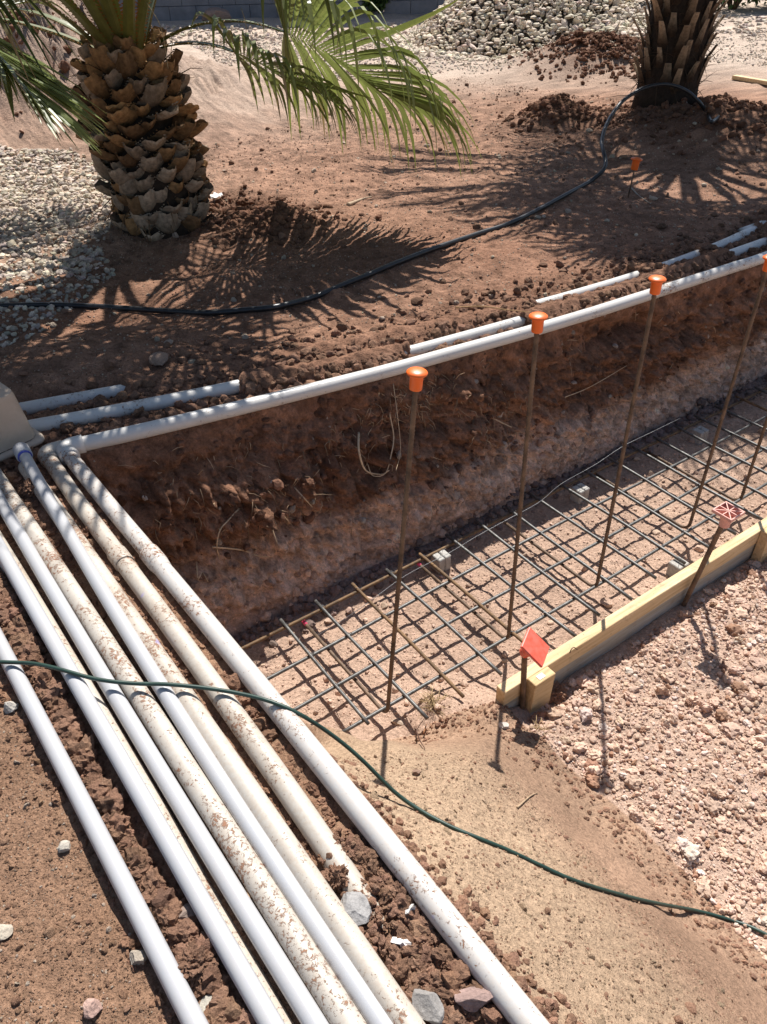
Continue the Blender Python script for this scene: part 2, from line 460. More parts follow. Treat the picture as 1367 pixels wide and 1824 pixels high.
def pit_z(x, y):
    s, t = st_of(np.stack([x, y], -1))
    out = sstep(t, -1.16, -1.08)
    fl = mix(Z_FLOOR + .010 * fbm(x * 5, y * 5, oct=4, seed=31), Z_GRAVEL + .025 * fbm(x * 4, y * 4, oct=3, seed=33) - .03 * np.exp(-((t + 1.07) / .05) ** 2), out)
    ap = in_poly(x, y, APRON)
    d1 = dist_line(x, y, P_A); d2 = dist_line(x, y, TOE)
    r = d1 / (d1 + d2 + 1e-9)
    r = np.clip(r, 0, 1)
    sh = np.interp(r, [0, .08, .3, .6, .85, 1.], [0, .09, .30, .62, .90, 1.])
    za = mix(-.028, fl, sh) + (.020 * fbm(x * 4, y * 4, oct=3, seed=41) + .007 * fbm(x * 13, y * 13, oct=3, seed=42)) * np.sin(np.pi * r)
    # little bank of loose dirt piled against the bars and the end of the board
    for u, v, h, rr in ((800, 1262, .07, .11), (880, 1262, .05, .10), (960, 1330, .03, .1)):
        b = at(u, v, Z_FLOOR + .05); q = np.exp(-((x - b[0]) ** 2 + (y - b[1]) ** 2) / rr ** 2)
        fl = fl + h * q * .8; za = za + h * q * (1 + .4 * fbm(x * 14, y * 14, oct=3, seed=44))
    return np.where(ap, np.maximum(za, fl), fl), ap, r

def ground_z(x, y):
    x = np.asarray(x, float); y = np.asarray(y, float)
    s, t = st_of(np.stack([x, y], -1))
    zb = bench_z(x, y); zp, ap, r = pit_z(x, y)
    w = np.clip((t - t_top(s)) / (t_bot(s) - t_top(s)), 0, 1)
    z = np.where(left_of_A(x, y), zb, np.where(ap, zp, mix(zb, np.minimum(zp, zb), w)))
    return z + micro(x, y)

# ------------------------------------------------------------------ ground sheet
def axis(fine_a, fine_b, h, lo, hi, grow=1.09):
    a = list(np.arange(fine_a, fine_b + h / 2, h))
    st_ = h; p = a[-1]; r = []
    while p < hi: st_ *= grow; p += st_; r.append(p)
    st_ = h; p = a[0]; l = []
    while p > lo: st_ *= grow; p -= st_; l.append(p)
    return np.array(l[::-1] + a + r)

SOIL_RED = np.array([.290, .168, .112]); SOIL_DARK = np.array([.160, .084, .053]); SAND = np.array([.43, .305, .205])
PINK = np.array([.53, .375, .285]); CALICHE = np.array([.70, .475, .355]); LIGHT = np.array([.47, .37, .28]); MOIST = np.array([.185, .096, .061])

def build_ground():
    S = axis(-1.5, 3.9, .0085, -45, 45, 1.07)
    # rows: offsets behind the edge, wall rows, rows of floor
    back = axis(-3.2, -.0, .0095, -45, -.001, 1.06); back = back[back <= 0]
    NW = 84; fl = np.concatenate([np.arange(1, 160) * .0085])
    st_, p, ext = .0085, fl[-1], []
    while p < 40: st_ *= 1.07; p += st_; ext.append(p)
    fl = np.concatenate([fl, ext])
    nb, nw, nf = len(back), NW, len(fl); R = nb + nw + nf
    sg = np.repeat(S[None], R, 0)
    tt, tb = t_top(S), t_bot(S)
    T = np.empty((R, len(S))); Wg = np.zeros((R, len(S)))
    T[:nb] = tt + back[:, None]
    wr = np.linspace(0, 1, nw + 1)[1:]
    T[nb:nb + nw] = tt + (tb - tt) * wr[:, None]; Wg[nb:nb + nw] = wr[:, None]
    T[nb + nw:] = tb + fl[:, None]; Wg[nb + nw:] = 1
    x, y = xy_of(sg, T)
    zb = bench_z(x, y); zp, ap, r = pit_z(x, y); la = left_of_A(x, y)
    prof = np.interp(Wg, [0, .04, .12, .5, .9, 1], [0, .07, .17, .52, .93, 1.])
    wall = (~la) & (~ap) & (Wg > 0) & (Wg < 1)
    z = np.where(la, zb, np.where(ap, zp, mix(zb, np.minimum(zp, zb), prof)))
    mic = micro(x, y)
    z = z + np.where(wall, 0, mic)
    # rough face of the cut, pushed out along the wall's normal
    env = np.sin(np.pi * np.clip(Wg, 0, 1)) ** .6 * wall
    big = fbm(sg * 2.6, z * 3.4, oct=3, seed=61); med = fbm(sg * 11, z * 12, oct=3, seed=63, billow=True); fin = fbm(sg * 36, z * 46, oct=3, seed=65, billow=True)
    strata = fbm(sg * 5, z * 30, oct=3, seed=66)
    up = 1 - sstep(Wg, .45, .75)
    disp = env * (.060 * big + .065 * med * (.45 + .55 * up) + .034 * fin + .022 * strata * (1 - .6 * up))
    drape = fbm(sg * 12, z * 3.2, oct=3, seed=67, billow=True); disp = disp + env * .026 * drape * (1 - sstep(Wg, .4, .6)) * (.5 + fbm(sg * 2, z * 2, oct=2, seed=68))
    for u, v, h, rs, rz_ in ((395, 880, .085, .10, .035), (455, 900, .075, .07, .04), (300, 900, .05, .08, .04), (560, 835, .05, .08, .03), (520, 850, .04, .05, .03), (700, 700, .05, .06, .06), (830, 690, .05, .10, .05), (640, 700, .035, .05, .05), (1060, 590, .05, .06, .04)):
        d_ = ray(u, v); n_ = (-2.15 - (CAM @ E_)) / (d_ @ E_); p_ = CAM + d_ * n_
        disp = disp + env * h * np.exp(-((sg - p_ @ D) / rs) ** 2 - ((z - p_[2]) / rz_) ** 2) * (1 + .5 * fin)
    under = np.exp(-((Wg - .14) / .09) ** 2) * wall * sstep(sg, 1.9, 2.6)
    disp = disp - .11 * under * np.clip(.55 + 1.6 * fbm(sg * 3.5, z * 3, oct=2, seed=69), 0, 1.2)
    x = x + E_[0] * disp; y = y + E_[1] * disp
    # colours
    n1 = fbm(x * 1.3, y * 1.3, oct=4, seed=71)[..., None]; n2 = fbm(x * 6, y * 6, oct=3, seed=72)[..., None]
    c = mix(SOIL_RED, SOIL_RED * np.array([1.12, 1.14, 1.16]), np.clip(n1 + .4, 0, 1))
    c = c * .92; c = mix(c, SOIL_DARK * 1.15, .6 * np.clip(n2, 0, 1))
    n3 = fbm(x * 22, y * 22, oct=3, seed=73)[..., None]; c = c * np.clip(1 + .45 * n3 + .25 * n2, .5, 1.6)
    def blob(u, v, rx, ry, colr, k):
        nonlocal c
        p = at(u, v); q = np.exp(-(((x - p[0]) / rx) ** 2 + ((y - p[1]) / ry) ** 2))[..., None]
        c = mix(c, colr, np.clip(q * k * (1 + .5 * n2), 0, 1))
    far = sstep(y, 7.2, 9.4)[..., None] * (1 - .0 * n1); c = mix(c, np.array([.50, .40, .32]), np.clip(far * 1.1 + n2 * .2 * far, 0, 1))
    blob(430, 175, 1.3, 1.1, np.array([.46, .34, .26]), 1.2); blob(60, 170, 2.0, 1.5, np.array([.40, .30, .235]), 1.4); blob(-200, 160, 2.5, 2.0, np.array([.40, .30, .235]), 1.4)
    blob(60, 350, .75, .65, LIGHT, 1.1); blob(-150, 380, .9, .8, LIGHT, 1.2)
    blob(700, 330, 1.2, .8, SOIL_RED * 1.22, .6)
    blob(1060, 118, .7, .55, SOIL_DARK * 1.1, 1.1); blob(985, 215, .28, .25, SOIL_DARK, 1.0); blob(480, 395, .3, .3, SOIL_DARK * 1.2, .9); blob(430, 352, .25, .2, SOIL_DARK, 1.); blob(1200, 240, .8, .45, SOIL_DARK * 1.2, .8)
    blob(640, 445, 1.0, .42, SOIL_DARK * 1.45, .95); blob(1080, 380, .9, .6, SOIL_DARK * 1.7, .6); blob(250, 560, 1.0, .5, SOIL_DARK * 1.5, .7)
    c = c * np.clip(1 + .25 * n3, .6, 1.4)
    s_, t_ = st_of(np.stack([x, y], -1))
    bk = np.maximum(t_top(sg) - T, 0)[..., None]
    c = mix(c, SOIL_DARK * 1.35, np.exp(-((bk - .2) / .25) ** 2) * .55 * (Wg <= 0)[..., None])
    # near ground left of the pipes: sandy brown
    nl = (la * (1 - sstep(y, 1.4, 2.0)))[..., None]
    c = mix(c, np.array([.285, .172, .110]) * (1 + .18 * n2), nl * .95)
    # pit
    g = np.broadcast_to(PINK * np.array([.86, .84, .82]), c.shape) * (1 + .12 * n2)
    sand = SAND * (1 + .10 * n2); rr = r[..., None]
    apc = mix(sand, np.array([.335, .215, .145]) * (1 + .25 * n2), np.clip(sstep(rr + .12 * n1, .42, .72) * .85 + .6 * np.clip(n1, 0, 1) + np.exp(-(rr / .07) ** 2), 0, 1))
    c = np.where(ap[..., None], apc, np.where((~la)[..., None] & (Wg > .999)[..., None], g, c))
    out = (sstep(T, -1.2, -1.05) * (~ap) * (~la) * (Wg >= 1))[..., None]; c = mix(c, PINK * .95, out)
    wn = fbm(sg * 3, z * 5, oct=4, seed=81)[..., None]; ww = Wg[..., None]
    wc = mix(MOIST * 1.25, np.array([.25, .13, .08]), np.clip(.5 + wn * 1.4, 0, 1)) * (1 + .25 * fbm(sg * 14, z * 18, oct=3, seed=83)[..., None])
    k = sstep(ww + .16 * wn, .46, .64); wc = mix(wc, CALICHE * (1 + .22 * fbm(sg * 9, z * 26, oct=3, seed=84)[..., None]), k * .9)
    mid = np.exp(-((ww - .46) / .13) ** 2); wc = mix(wc, np.array([.33, .175, .105]) * (1 + .3 * wn), np.clip(mid * (.5 + wn), 0, .8))
    wc = wc * np.clip(1 + .55 * fbm(sg * 42, z * 55, oct=3, seed=85)[..., None] + .35 * fbm(sg * 16, z * 20, oct=2, seed=86)[..., None], .35, 1.8)
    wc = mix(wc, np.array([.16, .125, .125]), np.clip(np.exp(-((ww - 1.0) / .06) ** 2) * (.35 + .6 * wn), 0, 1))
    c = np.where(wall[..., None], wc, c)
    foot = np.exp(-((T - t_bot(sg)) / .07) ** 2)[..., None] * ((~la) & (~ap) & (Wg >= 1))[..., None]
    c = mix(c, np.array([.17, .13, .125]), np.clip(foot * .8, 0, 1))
    nS = len(S)
    V = np.stack([x, y, z], -1).reshape(-1, 3)
    idx = np.arange(R * nS).reshape(R, nS)
    F = np.stack([idx[:-1, :-1], idx[1:, :-1], idx[1:, 1:], idx[:-1, 1:]], -1).reshape(-1, 4)
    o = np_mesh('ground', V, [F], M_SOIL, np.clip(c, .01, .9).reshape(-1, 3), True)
    tag(o, kind='structure')
    return x, y, z, sg, T, Wg, wall
GX, GY, GZ, GS, GT, GW, GWALL = build_ground()

# ------------------------------------------------------------------ loose stones and clods (uncountable: stuff)
import bmesh
def ico(sub):
    bm = bmesh.new(); bmesh.ops.create_icosphere(bm, subdivisions=sub, radius=1)
    bm.verts.ensure_lookup_table()
    V = np.array([v.co[:] for v in bm.verts]); F = np.array([[v.index for v in f.verts] for f in bm.faces]); bm.free()
    return V, F
ICO = {k: ico(k) for k in (1, 2, 3)}
def variants(sub, n, angular, seed):
    V, F = ICO[sub]; out = []
    for k in range(n):
        W_ = V.copy()
        if angular:                       # chop with planes: broken-rock facets
            r2 = np.random.default_rng(seed + k)
            for _ in range(11):
                d = r2.normal(size=3); d /= np.linalg.norm(d); h = r2.uniform(.55, .85)
                q = W_ @ d; W_ = W_ - np.maximum(q - h, 0)[:, None] * d
            W_ *= 1 + .05 * vnoise(V[:, 0] * 4 + k, V[:, 1] * 4, V[:, 2] * 4, seed)[:, None]
        else:
            W_ *= 1 + .42 * fbm(V[:, 0] * 1.3 + 5 * k, V[:, 1] * 1.3, V[:, 2] * 1.3, oct=2, seed=seed)[:, None] + (.30 * fbm(V[:, 0] * 3.2 + k, V[:, 1] * 4, V[:, 2] * 4, oct=2, seed=seed + 5, billow=True)[:, None] if sub > 1 else 0)
        if not angular and sub >= 3: W_ *= 1 + (.16 * fbm(V[:, 0] * 6 + k, V[:, 1] * 6, V[:, 2] * 6, oct=3, seed=seed + 9, gain=.6, billow=True))[:, None]
        out.append(W_)
    return np.array(out), F
ICO[5] = ico(5)
VAR = {(s, a): variants(s, 10, a, 100 * s + 7 * a) for s in (1, 2, 3, 5) for a in (0, 1)}

def rand_rot(n):
    q = rng.normal(size=(n, 4)); q /= np.linalg.norm(q, axis=1)[:, None]; w, x, y, z = q.T
    return np.stack([1 - 2 * (y * y + z * z), 2 * (x * y - z * w), 2 * (x * z + y * w), 2 * (x * y + z * w), 1 - 2 * (x * x + z * z), 2 * (y * z - x * w),
                     2 * (x * z - y * w), 2 * (y * z + x * w), 1 - 2 * (x * x + y * y)], -1).reshape(n, 3, 3)

class Stones:
    def __init__(s): s.V = []; s.F = []; s.C = []; s.n = 0
    def add(s, P, size, col, sub=1, angular=1, flat=.7, sink=.3):
        n = len(P)
        if n == 0: return
        VV, F = VAR[(sub, angular)]
        sc = size[:, None] * rng.uniform(.72, 1.25, (n, 3)); sc[:, 2] *= flat
        L = VV[rng.integers(0, len(VV), n)] * sc[:, None, :]
        R = rand_rot(n)
        tilt = np.stack([np.cos(a := rng.uniform(0, 6.283, n)), -np.sin(a), 0 * a, np.sin(a), np.cos(a), 0 * a, 0 * a, 0 * a, 1 + 0 * a], -1).reshape(n, 3, 3)
        R = np.where(rng.random(n)[:, None, None] < .45, R, tilt)
        L = np.einsum('nij,nkj->nki', R, L)
        C = P.copy(); C[:, 2] += size * flat * (1 - 2 * sink) * .8
        V = L + C[:, None, :]
        m = VV.shape[1]
        s.V.append(V.reshape(-1, 3)); s.F.append((F[None] + (np.arange(n) * m)[:, None, None] + s.n).reshape(-1, 3)); s.n += n * m
        s.C.append(np.repeat(col, m, 0))
    def build(s, name, mat, label, cat, smooth=False, kind='stuff', parent=None):
        o = np_mesh(name, np.concatenate(s.V), [np.concatenate(s.F)], mat, np.clip(np.concatenate(s.C), .01, .9), smooth, parent)
        return tag(o, label, cat, None, kind)

def sample_poly(px, z, n):
    poly = np.array([at(u, v, z)[:2] for u, v in px]); lo, hi = poly.min(0), poly.max(0); out = np.zeros((0, 2))
    while len(out) < n:
        q = rng.uniform(lo, hi, (n * 2, 2)); q = q[in_poly(q[:, 0], q[:, 1], poly)]; out = np.concatenate([out, q])
    return out[:n]

def on_ground(xy): return np.column_stack([xy, ground_z(xy[:, 0], xy[:, 1])])
def shade(base, n, lo=.75, hi=1.25, hue=.015):
    return np.asarray(base) * rng.uniform(lo, hi, (n, 1)) * (1 + rng.normal(0, hue, (n, 3)))
def sizes(n, a, b, p=2.5): return a + (b - a) * rng.random(n) ** p

ALL_PIPES = []          # (path, radius) collected so that loose soil keeps off them
def clear_of(P, m=.004):
    ok = np.ones(len(P), bool)
    for Q, r in ALL_PIPES: ok &= dist_line(P[:, 0], P[:, 1], Q) > r + m
    return ok

# ------------------------------------------------------------------ pipes
R_BIG, R_MAIN, R_SMALL = .0238, .0256, .0177
def pipe_mesh(P, r, name, mat, parent=None, n=20, step=.02, open_end=False):
    Q = smooth_path(P, step); mb = MB(); mb.tube(Q, r, n)
    ALL_PIPES.append((Q[::3], r))
    return mb.build(name, mat, parent)

def ring(mb, c, axis, r_in, r_out, L, n=24):
    mb.lathe([(r_in, -L / 2), (r_out * .97, -L / 2), (r_out, -L / 2 + .002), (r_out, L / 2 - .002), (r_out * .97, L / 2), (r_in, L / 2)], c, axis, n)

def unit(v): v = np.asarray(v, float); return v / np.linalg.norm(v)

def elbow(mb, P0, dir0, dir1, r, L=.035, n=20):
    "90 degree fitting: sockets along dir0 and dir1 from corner P0"
    dir0, dir1 = unit(dir0), unit(dir1)
    a = P0 + dir0 * L; b = P0 + dir1 * L
    u = np.linspace(0, 1, 12)[:, None]
    arc = (1 - u) ** 2 * a + 2 * u * (1 - u) * P0 + u ** 2 * b
    pts = np.concatenate([[a + dir0 * .03, a + dir0 * .012], arc, [b + dir1 * .012, b + dir1 * .03]])
    mb.tube(pts, r, n)

# trench pipe + elbow + long run to the viewer: glued together, one thing
corner = at(113, 800, 0.0)
root = empty('drain_pipe', corner, 'white pipe along the trench edge that turns at an elbow toward the sandy slope', 'pipe')
dM = unit(P_MAIN[1] - P_MAIN[0]); dA = unit(P_A[2] - P_A[0])
p1 = pipe_mesh(np.concatenate([[corner + dM * .045], P_MAIN[1:]]), R_MAIN, 'pipe_run', M_PVC_TRENCH)
PA_path = np.concatenate([[corner + dA * .045], P_A[1:]])
iC = 2
p2 = pipe_mesh(np.concatenate([[corner + dA * .045], P_A[1:3]]), R_BIG, 'pipe_run', M_PVC_MID)
p3 = pipe_mesh(P_A[2:], R_BIG, 'pipe_run', M_PVC_MID)
mb = MB(); elbow(mb, corner, dM, dA, R_MAIN * 1.22); e1 = mb.build('elbow', M_PVC_TRENCH)
mb = MB(); ring(mb, P_A[2] + dA * .028, dA, R_BIG, R_BIG * 1.17, .062); mb.tube([P_A[2] + dA * .055, P_A[2] + dA * .09], [R_BIG * 1.14, R_BIG * 1.01], 24, False)
c1 = mb.build('coupling', M_PVC_MID)
mb = MB()
for q in (1.62, 3.2): ring(mb, P_MAIN[0] * 0 + np.array([np.interp(q, MS, P_MAIN[:, k]) for k in range(3)]), dM, R_MAIN, R_MAIN * 1.04, .004)
j1 = mb.build('joint_line', M_HOSE)
adopt(root, p1, p2, p3, e1, c1)
bpy.data.objects.remove(j1)

# second elbowed pipe, dusty, sinking into the soil near the viewer
PX_5 = [(88, 822), (138, 900), (208, 985), (277, 1080), (353, 1180), (400, 1250), (472, 1350), (549, 1450), (600, 1530), (652, 1625), (700, 1710)]
Z_5 = [-.002] * 7 + [-.006, -.014, -.026, -.07]
P_5 = path(PX_5, Z_5); corner2 = at(80, 808, -.002); d5 = unit(P_5[2] - P_5[0])
root = empty('drain_pipe', corner2, 'dusty pipe starting at the second elbow and vanishing into loose soil by the grey stone', 'pipe')
a = pipe_mesh(np.concatenate([[corner2 + d5 * .045], P_5[1:]]), R_BIG, 'pipe_run', M_PVC_DIRTY)
mb = MB(); elbow(mb, corner2, dM, d5, R_BIG * 1.2, .03); b = mb.build('elbow', M_PVC_DIRTY)
dM2 = unit(dM + np.array([-dM[1], dM[0], 0]) * .25)
c = pipe_mesh([corner2 + dM * .03, corner2 + dM2 * .10 + np.array([0, 0, -.012]), corner2 + dM2 * .2 + np.array([0, 0, -.06])], R_BIG, 'pipe_run', M_PVC_DIRTY)
mb = MB(); ring(mb, P_5[2] + d5 * .03, d5, R_BIG, R_BIG * 1.14, .06); c2 = mb.build('coupling', M_PVC_DIRTY)
adopt(root, a, b, c, c2)

def plain_pipe(px, z, r, mat, label, ext=.5, back=0.0, name='drain_pipe'):
    P = path(px, z, 3 if len(px) > 14 else 2); dd = P[-1] - P[-4]; dd /= np.linalg.norm(dd)
    if ext: P = np.concatenate([P, [P[-1] + dd * ext]])
    if back:
        d0 = unit(P[0] - P[1]); P = np.concatenate([[P[0] + d0 * back], P])
    o = pipe_mesh(P, r, name, mat); return tag(o, label, 'pipe')

plain_pipe([(50, 830), (92, 900), (152, 1000), (219, 1080), (290, 1180), (338, 1250), (406, 1350), (476, 1450), (537, 1550), (572, 1600), (637, 1700), (651, 1724), (726, 1824)], 0.0, R_BIG, M_PVC_DIRTY,
           'dusty beige pipe touching the right side of the clean pipe that leaves the tan box')
P4 = path([(42, 812), (96, 900), (152, 1000), (202, 1080), (259, 1180), (305, 1250), (363, 1350), (431, 1450), (494, 1550), (529, 1600), (597, 1700), (683, 1824)], [.030, .028, .024, .020, .016, .012, .008, .005, .004, .003, .002, .002])
P4 = np.concatenate([P4, [P4[-1] + unit(P4[-1] - P4[-2]) * .5]])
root = empty('conduit_pipe', P4[0], 'clean white pipe coming out of the tan box with a blue ring at its start', 'pipe')
a = pipe_mesh(P4, R_SMALL, 'pipe_run', M_PVC_CLEAN)
d4 = unit(P4[1] - P4[0]); mb = MB(); ring(mb, P4[0] + d4 * .002, d4, R_SMALL, R_SMALL * 1.22, .02); b = mb.build('primer_ring', M_BLUE)
adopt(root, a, b)
mb = MB(); ring(mb, P4[0] - d4 * .02, d4, R_SMALL, R_SMALL * 1.42, .05); b = mb.build('socket', M_PVC_CLEAN); adopt(root, b)

plain_pipe([(-30, 815), (30, 900), (90, 1000), (146, 1080), (209, 1180), (257, 1250), (319, 1350), (384, 1450), (445, 1550), (484, 1600), (539, 1700), (558, 1724), (620, 1824)], 0.0, R_BIG, M_PVC_MUD,
           'pipe with the most brown mud flakes, lying between two clean white pipes')
plain_pipe([(-52, 800), (8, 900), (61, 1000), (110, 1080), (169, 1180), (211, 1250), (272, 1350), (334, 1450), (393, 1550), (425, 1600), (483, 1700), (500, 1724), (561, 1824)], [.022, .018, .016, .014, .011, .010, .008, .006, .005, .004, .004, .004, .004], R_SMALL, M_PVC_CLEAN,
           'clean white pipe lying against the left side of the mud flaked pipe', name='conduit_pipe')
plain_pipe([(-26, 930), (12, 1000), (64, 1080), (122, 1180), (166, 1250), (222, 1350), (278, 1450), (334, 1550), (364, 1600), (420, 1700), (492, 1824)], [-.012] * 5 + [-.014, -.016, -.024, -.026, -.027, -.024], R_BIG, M_PVC_DIRTY,
           'half buried beige pipe showing as a strip under the second clean pipe from the left')
plain_pipe([(-42, 900), (12, 1000), (58, 1080), (116, 1180), (157, 1250), (211, 1350), (273, 1450), (325, 1550), (357, 1600), (411, 1700), (425, 1724), (483, 1824)], [.026] * 6 + [.022, .016, .012, .01, .01, .01], R_SMALL, M_PVC_CLEAN,
           'clean white pipe lying on top of the half buried beige pipe', name='conduit_pipe')
plain_pipe([(-45, 1060), (-15, 1115), (12, 1180), (56, 1250), (106, 1350), (160, 1450), (207, 1550), (233, 1600), (282, 1700), (298, 1724), (349, 1824)], .008, R_SMALL, M_PVC_CLEAN,
           'leftmost clean white pipe, set apart beyond a strip of loose brown clods', name='conduit_pipe')
# two pipes behind the trench pipe, dipping under the soil and out again
for Q_, lab_ in zip(P_BACK, ('middle pipe of the three behind the trench, leaving the tan box and dipping under soil', 'farthest pipe from the trench, mostly buried and showing in short white stretches')):
    tag(pipe_mesh(np.concatenate([Q_, [Q_[-1] + D * 2.5]]), R_MAIN, 'drain_pipe', M_PVC_TRENCH), lab_, 'pipe')

# ------------------------------------------------------------------ valve box
def valve_box():
    a = at(0, 822, .0); b = at(86, 784, .0)
    X = unit(b - a) ; Yv = np.array([-X[1], X[0], 0])
    w, dpt, h = .52, .36, .32
    front_r = b; c = front_r - X * w / 2 + Yv * dpt / 2; c[2] = 0
    root = empty('valve_box', c, 'tan plastic valve box with stepped top at the left edge, set over the pipes', 'valve box')
    def rrect(hw, hd, z, rad=.035, n=5):
        P = []
        for sx, sy, a0 in ((1, 1, 0), (-1, 1, 90), (-1, -1, 180), (1, -1, 270)):
            for k in range(n + 1):
                q = math.radians(a0 + 90 * k / n)
                P.append(X * (sx * (hw - rad) + rad * math.cos(q)) + Yv * (sy * (hd - rad) + rad * math.sin(q)) + np.array([0, 0, z]))
        return np.array(P)
    def loft(loops, cap):
        mb = MB(); n = len(loops[0]); V = np.concatenate(loops); F = []
        for i in range(len(loops) - 1):
            for j in range(n): F.append((i * n + j, i * n + (j + 1) % n, (i + 1) * n + (j + 1) % n, (i + 1) * n + j))
        if cap:
            V = np.concatenate([V, [loops[-1].mean(0)]]); q = (len(loops) - 1) * n
            for j in range(n): F.append((q + j, q + (j + 1) % n, len(V) - 1))
        mb.add(V, F); return mb
    W2, D2 = w / 2, dpt / 2
    body = loft([rrect(W2 - .018, D2 - .018, .016), rrect(W2 - .034, D2 - .034, .168), rrect(W2 - .037, D2 - .037, .180), rrect(W2 - .080, D2 - .080, .190), rrect(W2 - .086, D2 - .086, .200), rrect(W2 - .090, D2 - .090, .255), rrect(W2 - .074, D2 - .074, .258), rrect(W2 - .074, D2 - .074, .276), rrect(W2 - .082, D2 - .082, .284), rrect(W2 - .13, D2 - .13, h - .01)], True).build('body', M_TAN, root, smooth=False)
    fl = loft([rrect(W2 - .02, D2 - .02, -.004), rrect(W2, D2, -.004), rrect(W2 + .002, D2 + .002, .002), rrect(W2, D2, .010), rrect(W2 - .006, D2 - .006, .013), rrect(W2 - .02, D2 - .02, .013)], False).build('flange', M_TAN, root)
    for q in (-.13, .0, .13):
        mb = MB(); p = X * q - Yv * (D2 - .022); mb.box(p + np.array([0, 0, .055]) + Yv * .012, X * .003, Yv * .012, np.array([0, 0, .045])); mb.build('rib', M_TAN, root)
valve_box()

# ------------------------------------------------------------------ rebar mat on the footing floor
def sp(s, t, z): x, y = xy_of(s, t); return np.array([x, y, z])
S0, DS, T0, DT = .8351, .15515, -1.849, .1688
mat_root = empty('rebar_mat', sp(3, -1.6, Z_MESH), 'tied grid of steel bars lying on concrete spacers over the footing floor', 'rebar mat')
NB = 27
for k in range(4):
    mb = MB(); s_ = np.arange(S0 - (.32 if k < 2 else .10 + .1 * (k == 2)), S0 + NB * DS, .05)
    P = np.array([sp(q, T0 + k * DT + .004 * math.sin(q * 2.3 + k), Z_MESH - .005 + .003 * math.sin(q * 3.1 + 2 * k)) for q in s_])
    mb.tube(P, .0064, 8); o = mb.build('long_bar', M_STEEL if k % 2 else M_RUST2 if k == 0 else M_STEEL); adopt(mat_root, o)
rusty = {2, 4, 17}
for n in range(NB):
    mb = MB(); j = random.uniform(-.006, .006); j2 = random.uniform(-.008, .008)
    t_ = np.linspace(T0 - .035 + random.uniform(-.015, .015), -1.20 + random.uniform(-.03, .01) if n else -1.32, 12)
    P = np.array([sp(S0 + n * DS + mix(j, j2, (q - T0) / .6), q, Z_MESH + .005 + .002 * math.sin(q * 9 + n)) for q in t_])
    mb.tube(P, .0064, 8); o = mb.build('cross_bar', M_RUST2 if n in rusty else M_STEEL); adopt(mat_root, o)
for n in range(NB):
    for k in range(4):
        if n < 24 and random.random() < .9:
            mb = MB()
            c = sp(S0 + n * DS, T0 + k * DT, Z_MESH + .002); a_ = np.linspace(0, 5.6, 10); rr = .0082
            u, v = unit(D + E_), np.array([0, 0, 1.])
            mb.tube(np.array([c + rr * 1.25 * math.cos(q) * u + rr * math.sin(q) * v for q in a_] + [c + u * .016 + v * .014]), .0013, 5); o = mb.build('tie_wire', M_WIRE); adopt(mat_root, o)
# upright L-shaped dowels
DOW = [((690, 1275), (741, 690), 'steel dowel nearest the viewer with its cap left of the others'), ((905, 1143), (957, 588), 'steel dowel second nearest, rising behind the red square cap'),
       ((1062, 1050), (1167, 520), 'steel dowel third from the left along the grid'), ((1226, 945), (1367, 480), 'steel dowel whose cap touches the right edge of the photo'),
       ((1318, 896), None, 'farthest steel dowel at the right edge, cap out of view')]
CAPS = ['orange mushroom cap on the dowel nearest the viewer', 'orange mushroom cap on the second nearest dowel, against the white trench pipe', 'orange mushroom cap on the third dowel, overlapping the white trench pipe', 'orange mushroom cap half cut off by the right edge of the photo', 'orange mushroom cap on the farthest dowel']
def mushroom(base, axis, label, scale=1.0, name='rebar_protector', group='orange caps on the dowels', mat=None):
    mat = mat or M_ORANGE
    r = empty(name, base, label, 'rebar cap', group); z = np.zeros(3)
    mb = MB(); k = scale
    mb.lathe([(.0065 * k, -.042 * k), (.0172 * k, -.042 * k), (.0178 * k, -.040 * k), (.0186 * k, -.004 * k), (.0195 * k, .001 * k)], z, axis, 28); mb.build('sleeve', mat, r)
    mb = MB(); mb.lathe([(.0195 * k, .0 * k), (.0275 * k, .0035 * k), (.0292 * k, .0062 * k), (.0288 * k, .0082 * k), (.0255 * k, .0112 * k), (.019 * k, .0140 * k), (.010 * k, .0156 * k), (.0002, .016 * k)], z, axis, 28); mb.build('dome', mat, r)
    return r
for i, (b, tp, lab) in enumerate(DOW):
    B = at(*b, Z_MESH - .022)
    if tp is not None:
        q = ray(*tp); kk = np.hypot(*B[:2]) / np.hypot(*q[:2]); Tz = CZ + q[2] * kk; T_ = CAM + q * kk; T_ = T_ + unit(T_ - B) * .034
    else: T_ = np.array([B[0] + .01, B[1], .39])
    ax = unit(T_ - B); leg = -E_
    rb = .038; u = np.linspace(0, math.pi / 2, 9)
    C0 = B + ax * rb + leg * rb
    arc = [C0 - leg * rb * math.cos(q) - ax * rb * math.sin(q) for q in u]
    L = np.array([arc[-1] + leg * q for q in (.46, .3, .15, .05)])
    up = np.array([B + ax * q for q in np.arange(rb + .004, np.linalg.norm(T_ - B), .0055)])
    P = np.concatenate([L, arc[::-1], up]); r = np.full(len(P), .0064); r[len(L) + len(arc):] += np.where(np.arange(len(up)) % 2, .0009, -.0006)
    mb = MB(); mb.tube(P, r, 10); o = mb.build('bar', M_RUST)
    root = empty('rebar_dowel', B, lab, 'rebar', 'upright dowels along the rebar mat'); adopt(root, o)
    mb = MB(); mb.tube([L[0] - leg * .0, L[0] + leg * .028], .0072, 10); o = mb.build('painted_tip', M_MAG if i in (0, 1) else M_RUST); adopt(root, o)
    mushroom(T_ - ax * .002, ax, CAPS[i], .85)
